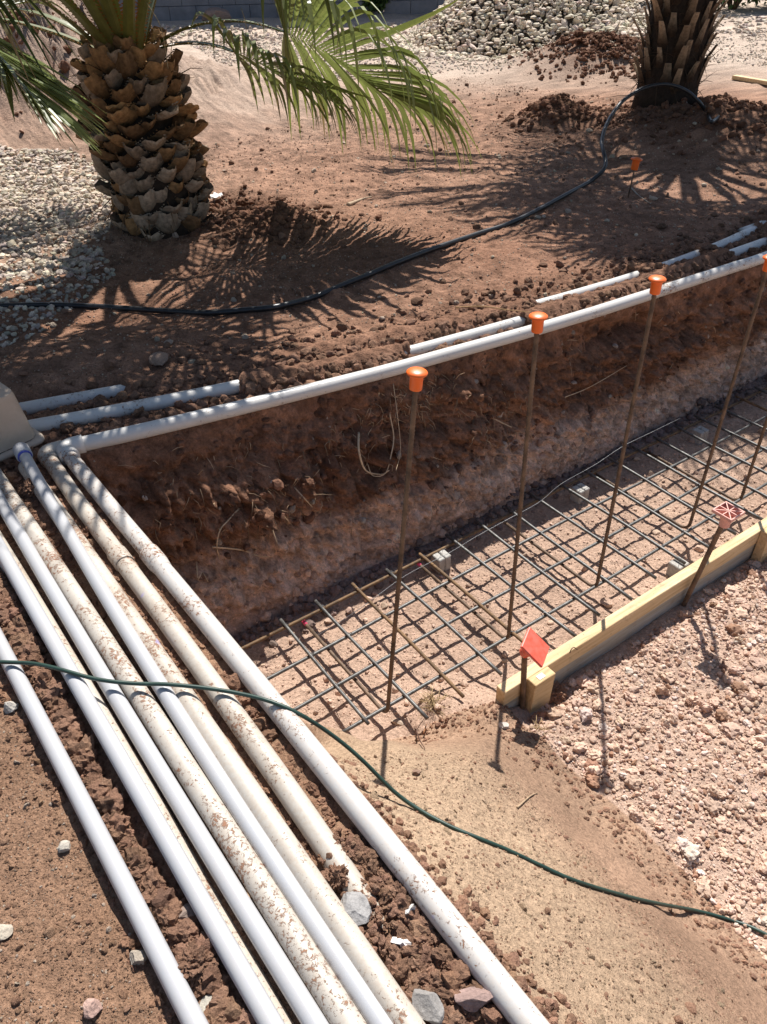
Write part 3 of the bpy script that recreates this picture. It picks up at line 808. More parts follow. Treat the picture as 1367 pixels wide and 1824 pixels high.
# concrete spacer blocks
for (u, v), lab in (((786, 1000), 'concrete spacer block under the grid behind the nearest dowel'), ((1033, 880), 'concrete spacer block at the foot of the far trench wall between second and third dowels'),
                    ((1246, 776), 'concrete spacer block farthest along the trench wall'), ((1207, 1014), 'concrete spacer block just behind the wooden form board')):
    c = at(u, v, Z_FLOOR + .035); X, Y = D * .027, E_ * .027
    mb = MB(); h = .036
    for q in (-1, 1): mb.box(c + D * .016 * q, D * .0142, Y, np.array([0, 0, h]), bev=.003)
    mb.box(c, D * .004, E_ * .022, np.array([0, 0, h - .006]))
    o = mb.build('block', M_CONC, smooth=False)
    r = empty('concrete_spacer', c - np.array([0, 0, .035]), lab, 'spacer block', 'spacer blocks under the rebar grid'); adopt(r, o)
    mb = MB()
    for q in (-1, 1):
        p = c + np.array([0, 0, h]); mb.tube(smooth_path([p + D * .003 * q, p + D * .006 * q + np.array([0, 0, .018]), p + D * .018 * q + E_ * .006 + np.array([0, 0, .026])], .006), .0008, 5)
    o = mb.build('tie_wire', M_WIRE); adopt(r, o)
# slack wire along the wall foot
mb = MB(); mb.tube(smooth_path([at(u, v, z) for u, v, z in ((545, 1145, -.70), (640, 1085, -.66), (720, 1027, -.64), (800, 985, -.63), (850, 955, -.63), (905, 925, -.62), (960, 895, -.60), (1000, 862, -.6), (1060, 828, -.59), (1110, 795, -.55), (1165, 768, -.53), (1212, 745, -.52))], .02), .0011, 6)
tag(mb.build('slack_wire', M_WIRE), 'thin slack wire strung along the foot of the trench wall', 'wire')

# ------------------------------------------------------------------ form board, cleats, stakes
Z_BT = -.572
tb_near, tb_far = [(st_of(at(u, v, Z_BT))) for u, v in ((1000, 1171), (1367, 938))], None
def board_t(s): (s1, t1), (s2, t2) = tb_near; return t1 + (t2 - t1) * (s - s1) / (s2 - s1)
sL = st_of(at(905, 1240, Z_BT))[0]
root = empty('form_board', sp(sL, board_t(sL), Z_BT - .15), 'long yellow wooden form board set on edge between footing and gravel', 'board')
mb = MB(); sR = 7.0
c0, c1_ = sp(sL, board_t(sL) - .019, Z_BT - .032), sp(sR, board_t(sR) - .019, Z_BT - .032); dB = unit(c1_ - c0); eB = np.array([dB[1], -dB[0], 0])
mb.box((c0 + c1_) / 2, dB * np.linalg.norm(c1_ - c0) / 2, eB * .019, np.array([0, 0, .032]), bev=.002)
o = mb.build('upper_plank', M_WOOD, smooth=False); adopt(root, o)
mb = MB(); dz = np.array([0, 0, .09 + .032])
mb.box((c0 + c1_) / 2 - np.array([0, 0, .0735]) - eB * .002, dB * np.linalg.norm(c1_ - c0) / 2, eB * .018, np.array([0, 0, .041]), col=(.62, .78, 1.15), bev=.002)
o = mb.build('lower_plank', M_WOOD, smooth=False); adopt(root, o)
def cleat(u, v, label, h=.19, w=.044, tagged=False):
    p = at(u, v, Z_BT + .004); s_, _ = st_of(p); t_ = board_t(s_)
    c = sp(s_, t_ + .0205, Z_BT + .004); root = empty('wooden_cleat', c - np.array([0, 0, h]), label, 'stake')
    mb = MB(); lean = np.array([0, 0, 1.]) + D * .06
    mb.box(c - unit(lean) * h / 2, D * w, E_ * .019, unit(lean) * h / 2, col=(.92, .90, .86), bev=.002); o = mb.build('post', M_WOOD, smooth=False); adopt(root, o)
    if tagged:
        mb = MB(); q = c + np.array([0, 0, .0012]) - D * .004; mb.box(q, D * .013, E_ * .009, np.array([0, 0, .0006])); o = mb.build('paper_tag', M_PALE, smooth=False); adopt(root, o)
        mb = MB()
        for k in (-.005, .003): mb.box(q + D * k + np.array([0, 0, .0009]), D * .0012, E_ * .006, np.array([0, 0, .0004]))
        mb.box(q + np.array([0, 0, .0009]), D * .007, E_ * .001, np.array([0, 0, .0003])); o = mb.build('tag_print', M_HOSE, smooth=False); adopt(root, o)
cleat(962, 1201, 'short wooden cleat with small white tag at the near board end', tagged=True)
cleat(1385, 946, 'wooden cleat against the form board at the right edge')
def steel_stake(base, top, label, cap):
    B, T_ = base, top
    mb = MB(); ax = unit(T_ - B); n = int(np.linalg.norm(T_ - B) / .006)
    P = np.array([B - ax * .10] + [B + (T_ - B) * q for q in np.linspace(0, 1, n)])
    mb.tube(P, np.where(np.arange(len(P)) % 2, .0096, .0088), 10); o = mb.build('steel_stake', M_RUST); tag(o, label, 'stake')
    return ax
s1 = st_of(at(921, 1240, -.66))[0]; B1 = sp(s1 + .0, board_t(s1) + .013, -.70)
q = ray(935, 1164); kk = np.hypot(*B1[:2]) / np.hypot(*q[:2]); T1 = CAM + q * kk
ax1 = steel_stake(B1, T1, 'short rusty steel stake under the red square cap, at the board end', None)
def square_cap(c, X, Y, Z, label, mat, up=True, size=.042, under=None):
    r = empty('rebar_protector', c, label, 'rebar cap'); o0 = np.zeros(3)
    if up:
        mb = MB(); mb.box(o0, X * size, Y * size, Z * .0045, bev=.0025); mb.build('plate', mat, r, smooth=False)
        mb = MB(); mb.lathe([(.0155, -.052), (.0168, -.050), (.019, -.012), (.030, -.004)], o0, under if under is not None else Z, 24); mb.build('sleeve', mat, r)
    else:
        mb = MB(); a = size
        for q in (-1, 1):
            mb.box(o0 + X * q * (a - .0025), X * .0025, Y * a, Z * .006, bev=.001); mb.box(o0 + Y * q * (a - .0025), X * (a - .005), Y * .0025, Z * .006, bev=.001)
        mb.build('rim', mat, r, smooth=False)
        mb = MB()
        for k in range(4):
            q = k * math.pi / 4; v = X * math.cos(q) + Y * math.sin(q); w_ = np.cross(Z, v); L = (a - .004) * (1 if k % 2 == 0 else 1.38)
            mb.box(o0 + Z * (.0008 * k - .001), v * L, w_ * .0016, Z * .0052)
        mb.build('ribs', mat, r, smooth=False)
        mb = MB(); n = 32; pr = []
        for rr, zz, sq in ((a - .004, -.003, 1), (.020, -.022, .35), (.0195, -.026, 0), (.0175, -.058, 0), (.011, -.058, 0)):
            for j in range(n):
                an = 2 * math.pi * j / n; cx, cy = math.cos(an), math.sin(an); f = 1 / max(abs(cx), abs(cy)) if sq else 1
                f = mix(1, f, sq); pr.append(X * rr * f * cx + Y * rr * f * cy + Z * zz)
        F = [(i * n + j, i * n + (j + 1) % n, (i + 1) * n + (j + 1) % n, (i + 1) * n + j) for i in range(4) for j in range(n)]
        mb.add(pr, F); mb.build('funnel', mat, r, smooth=False)
Zc = unit(1473 * Rt + 1163 * Up - 1645 * Fw); Xc = unit(35 * Rt - 35 * Up + 6.6 * Fw); Yc = np.cross(Zc, Xc)
square_cap(T1 + ax1 * .012 + Zc * .030 + Rt * .010, Xc, Yc, Zc, 'red square safety cap tilted on the stake at the board end', M_RED, size=.046)
s2 = st_of(at(1240, 1072, -.66))[0]; B2 = sp(s2, board_t(s2) + .013, -.69); q = ray(1287, 934); kk = np.hypot(*B2[:2]) / np.hypot(*q[:2]); T2 = CAM + q * kk
ax2 = steel_stake(B2, T2, 'taller rusty steel stake against the board, holding the pink ribbed cap', None)
square_cap(T2 + ax2 * .056, D, -E_, np.array([0, 0, 1.]), 'faded pink square cap with ribs showing, upside down on the taller stake', M_PINK, False, .038)
# bent nail on the board
mb = MB(); c = at(1020, 1160, Z_BT + .002); mb.tube(smooth_path([c - D * .012, c - D * .008 + np.array([0, 0, .014]), c + D * .004 + np.array([0, 0, .016]), c + D * .016 + E_ * .006 + np.array([0, 0, .003])], .004), .0018, 7)
tag(mb.build('bent_nail', M_RUST), 'bent nail on top of the form board near its tagged end', 'nail')

# ------------------------------------------------------------------ hoses
def gz(x, y): return float(ground_z(np.array([x]), np.array([y]))[0])
def lay(px, r, name, mat, label, cat, rest=None, n=10):
    P = []
    isp = lambda q: isinstance(q, np.ndarray)
    for q in px:
        if isp(q): P.append(q); continue
        u, v, h = q if len(q) == 3 else (*q, None)
        z = 0.
        if h is None:
            for _ in range(6):
                p = at(u, v, z); z = gz(p[0], p[1]) + r * .8
        else: z = h
        P.append(at(u, v, z))
    mb = MB(); mb.tube(smooth_path(P, .02), r, n); return tag(mb.build(name, mat), label, cat)
yR = PALM_R[1] - .42
ARCH = [aty(u, v, y) for u, v, y in ((1072, 252, 5.42), (1079, 226, 5.6), (1092, 202, 5.8), (1112, 178, 5.95), (1145, 158, 6.05), (1185, 150, 6.1), (1220, 160, 6.1), (1245, 181, 6.1), (1260, 203, 6.1))]
lay([(-60, 545), (0, 545), (80, 543), (150, 545), (220, 549), (300, 554), (370, 557), (440, 552), (495, 546), (560, 529), (610, 508), (660, 488), (700, 471), (770, 444), (850, 417), (905, 399), (960, 373), (1010, 346), (1050, 324), (1074, 304, .03), (1079, 288, .06), (1075, 270, .10)] +
    ARCH + [(1268, 217, .15), (1284, 206, .12), (1310, 197, .10), (1367, 190, .08), (1430, 188, .08)], .0125, 'irrigation_hose', M_HOSE, 'black irrigation hose snaking across the dirt and arching before the right palm', 'hose')
lay([(-40, 1176, .03), (0, 1179, .034), (60, 1182, .036), (110, 1193, .05), (160, 1207, .046), (200, 1214, .046), (250, 1218, .04), (300, 1219, .040), (370, 1226, .034), (430, 1236, .03), (484, 1250, .031), (530, 1270, .012), (570, 1294, -.03), (610, 1323, -.07), (650, 1358, -.11)] +
    [(700, 1408, -.165), (745, 1441, -.19), (800, 1471), (860, 1496), (900, 1512), (960, 1540), (1020, 1567), (1100, 1592), (1170, 1609), (1240, 1622), (1300, 1638), (1340, 1652), (1380, 1672), (1440, 1700)], .0046, 'extension_cord', M_CORD, 'dark green cord crossing over the pipes and down the sandy slope', 'cord')

# ------------------------------------------------------------------ palms
def frond_mesh(root, base, az, elev, pet, blade, nseg=44, droop=.5, spread=118, tipdroop=.35, wid=.026, costa=.35, colr=(.085, .125, .035), roll=0., seed=0, sag=None, jag=.12, pts=None, feather=False):
    """fan frond: petiole with toothed edges (part) and the pleated blade cut into hanging ribbons (sub-part)"""
    r = np.random.default_rng(seed)
    h = np.array([math.cos(az), math.sin(az), 0.]); upv = np.array([0, 0, 1.])
    # petiole and its prolongation into the blade
    n = 16; P = [np.array(base, float)]; e = elev; step = pet / n
    for k in range(n):
        P.append(P[-1] + step * (h * math.cos(e) + upv * math.sin(e))); e -= droop / n
    if pts is not None: P = smooth_path(pts, .05); n = len(P) - 1; h = P[-1] - P[-2]; h = unit(np.array([h[0], h[1], 0]))
    P = np.array(P); side = np.cross(h, upv); side = unit(side)
    T = unit(P[-1] - P[-2]); Nn = unit(np.cross(side, T)) ; Nn = Nn if Nn[2] > 0 else -Nn
    side2 = side * math.cos(roll) + Nn * math.sin(roll); Nn = unit(np.cross(side2, T)); Nn = Nn if Nn[2] > 0 else -Nn
    mb = MB(); V = []; F = []; m = len(P)
    w = np.linspace(.034, .012, m) ** 1.0; w[0] = .045
    for i in range(m):
        t_ = unit(P[min(i + 1, m - 1)] - P[max(i - 1, 0)]); up_ = unit(np.cross(side, t_)); up_ = up_ if up_[2] > 0 else -up_
        for a, b in ((-1, .10), (-.5, -.22), (.5, -.22), (1, .10), (0, .02)): V.append(P[i] + side * w[i] * a + up_ * w[i] * b * 1.6)
    for i in range(m - 1):
        for a, b in ((0, 1), (1, 2), (2, 3), (3, 4), (4, 0)): F.append((i * 5 + a, i * 5 + b, (i + 1) * 5 + b, (i + 1) * 5 + a))
    pc = np.repeat(mix(np.array([.20, .17, .05]), np.array([.13, .17, .045]), np.linspace(0, 1, m)[:, None] ** .5), 5, 0); mb.add(V, F, pc)
    for i in range(1, m - 2):
        for q in (.0, .33, .66):
            p = mix(P[i], P[i + 1], q); ww = mix(w[i], w[i + 1], q)
            for sg in (-1, 1):
                b = p + side * sg * ww; tdir = unit(P[i + 1] - P[i]); L = .012 + .006 * r.random()
                mb.add([b - tdir * .005, b + tdir * .006, b + side * sg * L + tdir * .009 * (1 if (i % 2) else -.3), b + upv * .004], [(0, 1, 2), (0, 2, 3), (1, 3, 2)], (.26, .12, .03))
    fr = mb.build('frond', M_LEAF, None, smooth=False)
    # blade
    mb = MB(); Hs = P[-1]
    cost = blade * costa
    for k in range(nseg):
        q = (k + .5) / nseg * 2 - 1; th = math.radians(spread) * q
        along = max(0., 1 - abs(q) * 1.15)
        if feather: th = math.radians(spread) * math.copysign(abs(q) ** .45, q) ; along = 1 - abs(q)
        o = Hs + T * cost * along - upv * (cost * along) ** 2 * .5
        L = blade * (.62 + .38 * math.cos(th * .72)) * (1 + jag * (r.random() - .5)) - cost * along * .55
        if feather: L = blade * (.36 + .10 * math.sin(abs(q) * 2.6)) * (1 + jag * (r.random() - .5))
        d = T * math.cos(th) + side2 * math.sin(th) + Nn * (.10 + .16 * r.normal() * .4)
        d = unit(d); lat = unit(np.cross(Nn, d)); nn = unit(np.cross(d, lat)); nn = nn if nn @ Nn > 0 else -nn
        ns = 9; p = o.copy(); V = []; e_ = d.copy(); sp_ = .45 + .1 * r.random()
        sg = (tipdroop * (1 + .7 * r.normal() * .6)) if sag is None else sag
        tw = r.normal() * .25
        for i in range(ns + 1):
            u = i / ns
            ww = wid * (.22 + .78 * min(1, u / sp_)) if u < sp_ else wid * (1 - ((u - sp_) / (1 - sp_)) ** 1.25)
            ww = max(ww, .0006); fold = .55 if u < sp_ else .55
            l2 = lat * math.cos(tw * u) + nn * math.sin(tw * u)
            V += [p - l2 * ww * .5 + nn * ww * fold * .25, p - nn * ww * fold * .3, p + l2 * ww * .5 + nn * ww * fold * .25]
            if u > .3: e_ = unit(e_ - upv * sg * (u - .3) * 1.6 * (1 - abs(e_[2]) * .55))
            p = p + e_ * L / ns
        F = []
        for i in range(ns):
            for a in (0, 1): F.append((i * 3 + a, i * 3 + a + 1, (i + 1) * 3 + a + 1, (i + 1) * 3 + a))
        cv = np.array(colr) * (1 + .25 * r.normal() * .6); cv = np.clip(cv, .012, .5)
        cc_ = np.repeat(mix(cv * np.array([1.15, 1.1, 1.]), cv * np.array([1.25, 1.12, .75]), np.linspace(0, 1, ns + 1)[:, None] ** 3), 3, 0)
        if r.random() < .12: cc_[-9:] = np.array([.30, .22, .10])
        mb.add(V, F, cc_)
    bl = mb.build('blade', M_LEAF, None, smooth=False)
    adopt(root, fr); inv = Matrix.Translation(-root.location); bl.data.transform(inv); bl.parent = fr
    return fr

def trunk_core(root, base, top, r0, r1, mat):
    base, top = np.array(base, float), np.array(top, float)
    u = np.linspace(0, 1, 14)[:, None]; P = base + (top - base) * u
    rr = np.interp(u[:, 0], [0, .12, .3, 1], [r0 * 1.12, r0, r0 * 1.02, r1]); mb = MB(); mb.tube(P, rr, 24, col=(.035, .024, .017))
    o = mb.build('trunk', mat); adopt(root, o)

# left palm: short fat trunk clad in cut leaf bases with toothed edges
bL = np.array([PALM_L[0] + .03, PALM_L[1] + .22, -.10]); tL = bL + np.array([-.045, .03, .88])
rootL = empty('palm_tree', bL, 'short fan palm at the left, trunk clad in broad overlapping cut leaf bases', 'palm')
trunk_core(rootL, bL, tL, .225, .165, M_BOOT)
mb = MB(); GA = math.radians(137.5); NBOOT = 190
rb_ = np.random.default_rng(5)
for k in range(NBOOT):
    u = (k + .5) / NBOOT; zz = .07 + u * .87; an = k * GA + rb_.normal() * .08
    rad = np.interp(u, [0, .1, .35, .8, 1], [.245, .250, .240, .215, .16])
    c = bL + (tL - bL) * (zz / .88) + np.array([math.cos(an), math.sin(an), 0]) * (rad - .035)
    out = np.array([math.cos(an), math.sin(an), 0]); sd = np.array([-out[1], out[0], 0]); upv = np.array([0, 0, 1.])
    W0 = .074 * rb_.uniform(.7, 1.2) * (1.0 if u < .8 else .85); L = rb_.uniform(.065, .155) * (1.05 if u > .3 else .9); sd = unit(sd + upv * rb_.normal() * .22)
    lift = np.interp(u, [0, .25, .6, 1], [1.0, .75, .45, .95]) * rb_.uniform(.5, 1.4)
    tone = np.clip(rb_.normal(.5, .3), 0, 1)
    base_c = mix(np.array([.11, .066, .036]), np.array([.37, .215, .095]), tone)
    if rb_.random() < (.5 if u < .4 else .22): base_c = np.array([.28, .215, .155]) * rb_.uniform(.7, 1.3)
    V, F, Cc = [], [], []; ns = 6; nw = 7
    for top_ in (1, 0):
        for i in range(ns + 1):
            q = i / ns; w = W0 * (1 - .42 * q ** 1.3)
            cen = c + out * (L * q * math.cos(lift * (.35 + .65 * q))) + upv * (L * q * math.sin(lift * (.35 + .65 * q)) - .02)
            for j in range(nw):
                v = j / (nw - 1) * 2 - 1
                curl = .030 * v * v * (1 - .5 * q)
                thick = .010 * (1 - abs(v) ** 2 * .8) * (1 - .35 * q)
                tooth = .006 * (i % 2) * (abs(v) == 1)
                wr = .004 * math.sin(v * 7 + k)
                V.append(cen + sd * (w * v + math.copysign(tooth, v) * (abs(v) == 1)) - out * 0 + upv * (curl + (thick if top_ else -thick) + wr * q) - out * (.035 * v * v))
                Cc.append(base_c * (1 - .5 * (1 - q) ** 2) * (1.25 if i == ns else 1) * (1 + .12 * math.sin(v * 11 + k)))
    nn_ = (ns + 1) * nw
    for i in range(ns):
        for j in range(nw - 1):
            a = i * nw + j; F.append((a, a + 1, a + nw + 1, a + nw)); b = a + nn_; F.append((b, b + nw, b + nw + 1, b + 1))
    for j in range(nw - 1):
        a = ns * nw + j; F.append((a, a + 1, a + 1 + nn_, a + nn_))
    for i in range(ns):
        for j, s_ in ((0, 1), (nw - 1, -1)):
            a = i * nw + j; q = (a, a + nw, a + nw + nn_, a + nn_); F.append(q if s_ > 0 else q[::-1])
    mb.add(V, F, np.array(Cc))
    # thorn teeth along both edges
    for sg in (-1, 1):
        for q in (.25, .45, .65, .85):
            w = W0 * (1 - .42 * q ** 1.3); cen = c + out * (L * q * math.cos(lift * (.35 + .65 * q)) - .035) + upv * (L * q * math.sin(lift * (.35 + .65 * q)) + .008) + sd * w * sg
            mb.add([cen - out * .007, cen + out * .007, cen + sd * sg * .012 + out * .010 + upv * .004, cen + upv * .006], [(0, 1, 2), (0, 2, 3), (1, 3, 2)], base_c * 1.3)
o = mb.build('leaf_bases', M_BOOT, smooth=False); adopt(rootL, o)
mb = MB()
for k in range(90):
    an = rb_.uniform(0, 6.283); u = rb_.uniform(0, .3) if k < 55 else rb_.uniform(.8, 1.0); c = bL + (tL - bL) * u + np.array([math.cos(an), math.sin(an), 0]) * np.interp(u, [0, .3, .8, 1], [.23, .24, .22, .17])
    d = np.array([math.cos(an), math.sin(an), 0]) * .04 + np.array([rb_.normal() * .03, rb_.normal() * .03, -.05 if u < .5 else .04]); mb.tube([c, c + d, c + d * 1.6 + np.array([0, 0, -.03])], [.003, .0022, .001], 4, col=(.14, .085, .045))
o = tag(mb.build('fibres', M_BOOT), kind='stuff'); adopt(rootL, o)
GREEN = (.062, .095, .028); OLIVE = (.085, .11, .040)
crownL = tL + np.array([0, 0, .02])
def cr(az, rr=.09): return crownL + np.array([math.cos(az), math.sin(az), 0]) * rr
def AZ(d): return math.radians(d)
FR = [  # azimuth (0 = right, -90 = to the viewer), elevation, petiole, blade, droop, spread, sag, roll
    (-10, 33, .76, .92, .95, 100, 1.45, .66), (-20, 22, .52, .62, .7, 100, 1.2, .5),
    (-172, 30, .8, .85, .6, 100, .45, -.3), (158, 34, .7, .85, .7, 110, .4, 0),
    (-62, 58, 1.0, .95, .7, 115, .4, .5), (-98, 54, 1.05, 1.0, .62, 115, .4, -.4), (-126, 57, 1.0, .95, .65, 115, .4, .6), (-38, 66, .8, .85, .7, 115, .4, 0),
    (-148, 52, .9, .9, .65, 115, .45, 0), (-80, 76, .8, .85, .7, 115, .4, 0), (-112, 48, 1.1, 1.0, .5, 115, .45, .9), (-85, 62, 1.0, 1.0, .7, 115, .4, .3), (-135, 64, 1.0, 1.0, .7, 115, .4, -.5), (-104, 68, .9, 1.0, .6, 115, .4, 0),
    (60, 62, .75, .8, .7, 115, .4, 0), (110, 56, .75, .8, .7, 115, .4, 0), (30, 70, .8, .8, .6, 115, .4, 0), (200, 68, .8, .85, .7, 115, .4, 0), (-20, 80, .7, .8, .5, 115, .4, 0)]
for k, (a, el, pe, bl, dr, sprd, sg, ro) in enumerate(FR):
    az = AZ(a)
    frond_mesh(rootL, cr(az), az, math.radians(el), pe, bl, 46 if k else 76, dr, sprd, sg, .030 if k else .036, .35 if k > 1 else .5, (.17, .21, .065) if k < 2 else GREEN if k % 3 else OLIVE, ro, 40 + k)  # first two fronds: sunlit brightness is put into the leaf colour
# neighbouring palm whose trunk stands beyond the left edge
b3 = np.array([-2.75, 3.85, -.10]); t3 = b3 + np.array([0, 0, 1.42]); root3 = empty('palm_tree', b3, 'palm reaching in at the upper left edge with feathery drooping fronds', 'palm')
trunk_core(root3, b3, t3, .22, .18, M_BOOT)
A3, B3 = aty(-52, 36, 3.85), aty(34, 140, 3.75); u3 = unit(B3 - A3)
frond_mesh(root3, t3, 0., .5, .6, 1.05, 84, 1.4, 58, .12, .034, np.linalg.norm(B3 - A3) / 1.05, (.20, .25, .10), .55, 140, .10, pts=[t3, t3 + np.array([.22, -.02, .18]), A3 - u3 * .22 + np.array([-.03, 0, .06]), A3 - u3 * .05, A3], feather=True)
for k, (a, el, pe, bl, dr) in enumerate([(-75, 46, .9, .95, .7), (-105, 55, .9, .9, .8), (-150, 50, .9, .9, .8), (150, 50, .9, .9, .8), (80, 55, .9, .9, .8), (-55, 62, .9, .9, .6)]):
    az = AZ(a); frond_mesh(root3, t3 + np.array([math.cos(az), math.sin(az), 0]) * .08, az, math.radians(el), pe, bl, 46, dr, 112, .45, .030, .35, GREEN, 0, 141 + k)
# thin dry threads hanging from the crown
for k, (u, v, u2, v2) in enumerate(((262, 5, 300, 122), (300, 62, 303, 105), (430, 15, 434, 110), (560, 60, 545, 110), (590, 40, 600, 95))):
    a = aty(u, v, 4.0); b = aty(u2, v2, 3.95); m_ = (a + b) / 2 + np.array([.02, 0, .03]); mb = MB(); mb.tube(smooth_path([a, m_, b], .02), .0016, 5, col=(.38, .30, .18)); o = mb.build('dry_thread', M_ROOT); adopt(rootL, o)

# right palm: slimmer trunk with upright strap-like stubs
zR = gz(PALM_R[0], PALM_R[1]); bR = np.array([PALM_R[0], PALM_R[1] + .25, zR - .08]); tR = bR + np.array([.04, .03, 1.55])
rootR = empty('palm_tree', bR, 'taller palm at the upper right, trunk covered in upright pale tipped leaf stubs', 'palm')
trunk_core(rootR, bR, tR, .215, .20, M_BOOT)
mb = MB(); rb_ = np.random.default_rng(11)
for k in range(150):
    u = .12 + .88 * (k + .5) / 150; an = k * GA + rb_.normal() * .1
    out = np.array([math.cos(an), math.sin(an), 0]); sd = np.array([-out[1], out[0], 0]); upv = np.array([0, 0, 1.])
    c = bR + (tR - bR) * u + out * np.interp(u, [0, .3, 1], [.205, .205, .195]) - upv * .05
    L = rb_.uniform(.13, .21); w0 = rb_.uniform(.032, .050); lean = rb_.uniform(.18, .62); V = []; F = []; Cc = []; ns = 6
    tip = np.array([.40, .29, .19]) * rb_.uniform(.6, 1.25)
    for i in range(ns + 1):
        q = i / ns; w = w0 * (1 - .55 * q) * (1 + .06 * rb_.normal()); p = c + upv * L * q + out * (.005 + lean * L * q ** 1.4)
        for a, b in ((-1, 0), (-.35, .011), (.35, .011), (1, 0), (0, -.006)): V.append(p + sd * w * a + out * b)
        Cc += [mix(np.array([.050, .030, .018]), tip, np.clip(q * 1.5 - .35, 0, 1))] * 5
    for i in range(ns):
        for a in range(5): b = (a + 1) % 5 if a != 4 else 0; F.append((i * 5 + a, i * 5 + (a + 1) % 5, (i + 1) * 5 + (a + 1) % 5, (i + 1) * 5 + a))
    q = ns * 5; F += [(q, q + 1, q + 4), (q + 1, q + 2, q + 4), (q + 2, q + 3, q + 4)]
    mb.add(V, F, np.array(Cc))
o = mb.build('leaf_bases', M_BOOT, smooth=False); adopt(rootR, o)
mb = MB()
for k in range(420):
    an = rb_.uniform(0, 6.283); u = rb_.uniform(.02, 1); out = np.array([math.cos(an), math.sin(an), 0]); c = bR + (tR - bR) * u + out * .21
    d = out * rb_.uniform(.01, .05) + np.array([rb_.normal() * .03, rb_.normal() * .03, rb_.normal() * .05]); mb.tube([c, c + d, c + d * 1.7 + np.array([0, 0, -.015])], [.003, .002, .0008], 4, col=(.075, .048, .03))
o = tag(mb.build('fibres', M_BOOT), kind='stuff'); adopt(rootR, o)
FRR = [(-178, 20, 1.15, 1.0, .55, .97), (-168, 30, 1.1, 1.0, .6, .97), (-158, 22, 1.0, 1.0, .5, .9), (172, 26, 1.1, 1.0, .6, .97), (160, 34, 1.0, 1.0, .6, 1.0),
       (-140, 36, .95, .95, .8, .5), (-122, 42, .95, .95, .8, -.3), (-100, 52, .85, .85, .85, .4), (-78, 54, .85, .85, .8, -.4), (-50, 38, .9, .95, .8, .3), (-20, 40, .9, .95, .8, 0),
       (-165, 58, .9, .9, .8, .6), (-110, 64, .9, .9, .7, -.3), (-60, 62, .9, .9, .7, .3), (20, 50, .9, .9, .8, 0), (70, 55, .9, .9, .8, 0), (120, 55, .9, .9, .8, 0)] + [(a_, 62 + 4 * (a_ % 3), .62, .9, .6, .2 * (a_ % 5) - .4) for a_ in range(-170, 190, 33)]
for k, (a, el, pe, bl, dr, ro) in enumerate(FRR):
    az = AZ(a); frond_mesh(rootR, tR + np.array([math.cos(az), math.sin(az), 0]) * .08, az, math.radians(el), pe, bl, 40, dr, 100, .42, .032, .35, GREEN if k % 3 else OLIVE, ro, 80 + k)

# ------------------------------------------------------------------ scattered ground cover (stuff)
# pink crushed gravel outside the form board
S_ = Stones()
PG = [(945, 1312), (960, 1240), (1160, 1120), (1300, 1020), (1500, 890), (2000, 900), (2100, 2000), (1500, 1900), (1420, 1790), (1300, 1640), (1235, 1570), (1160, 1490), (1070, 1405)]
def out_board(P, m=.012):
    s, t = st_of(P); return t > board_t(s) + m
for n, a, b, sub in ((560, .011, .023, 3), (11000, .005, .0125, 2), (27000, .0024, .006, 1)):
    xy = sample_poly(PG, Z_GRAVEL, n); P = on_ground(xy); P = P[out_board(P)]; n = len(P)
    c = shade(PINK * 1.04, n, .8, 1.2, .018); k = rng.random(n) < .16; c[k] = shade((.62, .50, .42), k.sum(), .9, 1.1); k = rng.random(n) < .12; c[k] = shade(SOIL_RED * 1.1, k.sum())
    S_.add(P, sizes(n, a, b, 2.2), c, sub, 0 if sub == 3 else 1, .75, .25)
S_.build('gravel', M_STONE, 'pink crushed stone gravel on the near side of the form board', 'gravel', smooth=False)
# footing floor grit
S_ = Stones(); PF = [(440, 1160), (1367, 700), (1500, 700), (1500, 900), (900, 1240), (820, 1290), (560, 1295)]
for n, a, b, sub in ((160, .009, .020, 2), (1500, .004, .009, 2), (9000, .0016, .0045, 1)):
    P = on_ground(sample_poly(PF, Z_FLOOR, n)); s, t = st_of(P); P = P[(t < board_t(s) - .045) & (t > -1.96)]
    S_.add(P, sizes(len(P), a, b), shade(PINK * .95, len(P), .75, 1.25), sub, 1, .7, .3)
# loose rubble along the foot of the cut
n = 1500; s = rng.uniform(.5, 5.5, n); t = -1.985 + np.abs(rng.normal(0, .05, n)); x, y = xy_of(s, t); P = on_ground(np.stack([x, y], -1))
S_.add(P, sizes(n, .003, .022, 3), shade((.20, .145, .125), n, .7, 1.3), 2, 0, .8, .3)
S_.build('floor_grit', M_STONE, 'pinkish rock grit strewn over the footing floor under the grid', 'grit')
# sandy slope grit
S_ = Stones(); PAp = [(530, 1280), (660, 1310), (800, 1275), (900, 1250), (990, 1350), (1080, 1420), (1250, 1580), (1400, 1720), (1500, 1900), (1000, 1900), (760, 1590), (560, 1330)]
for n, a, b, sub in ((60, .007, .014, 2), (900, .0028, .006, 2), (9000, .0010, .0028, 1)):
    P = on_ground(sample_poly(PAp, -.25, n)); P = P[in_poly(P[:, 0], P[:, 1], APRON)]; P = P[clear_of(P)]; n = len(P)
    c = shade(SAND * .95, n, .7, 1.2); k = rng.random(n) < .35; c[k] = shade(SOIL_RED, k.sum())
    S_.add(P, sizes(n, a, b, 3), c, sub, 1, .6, .35)
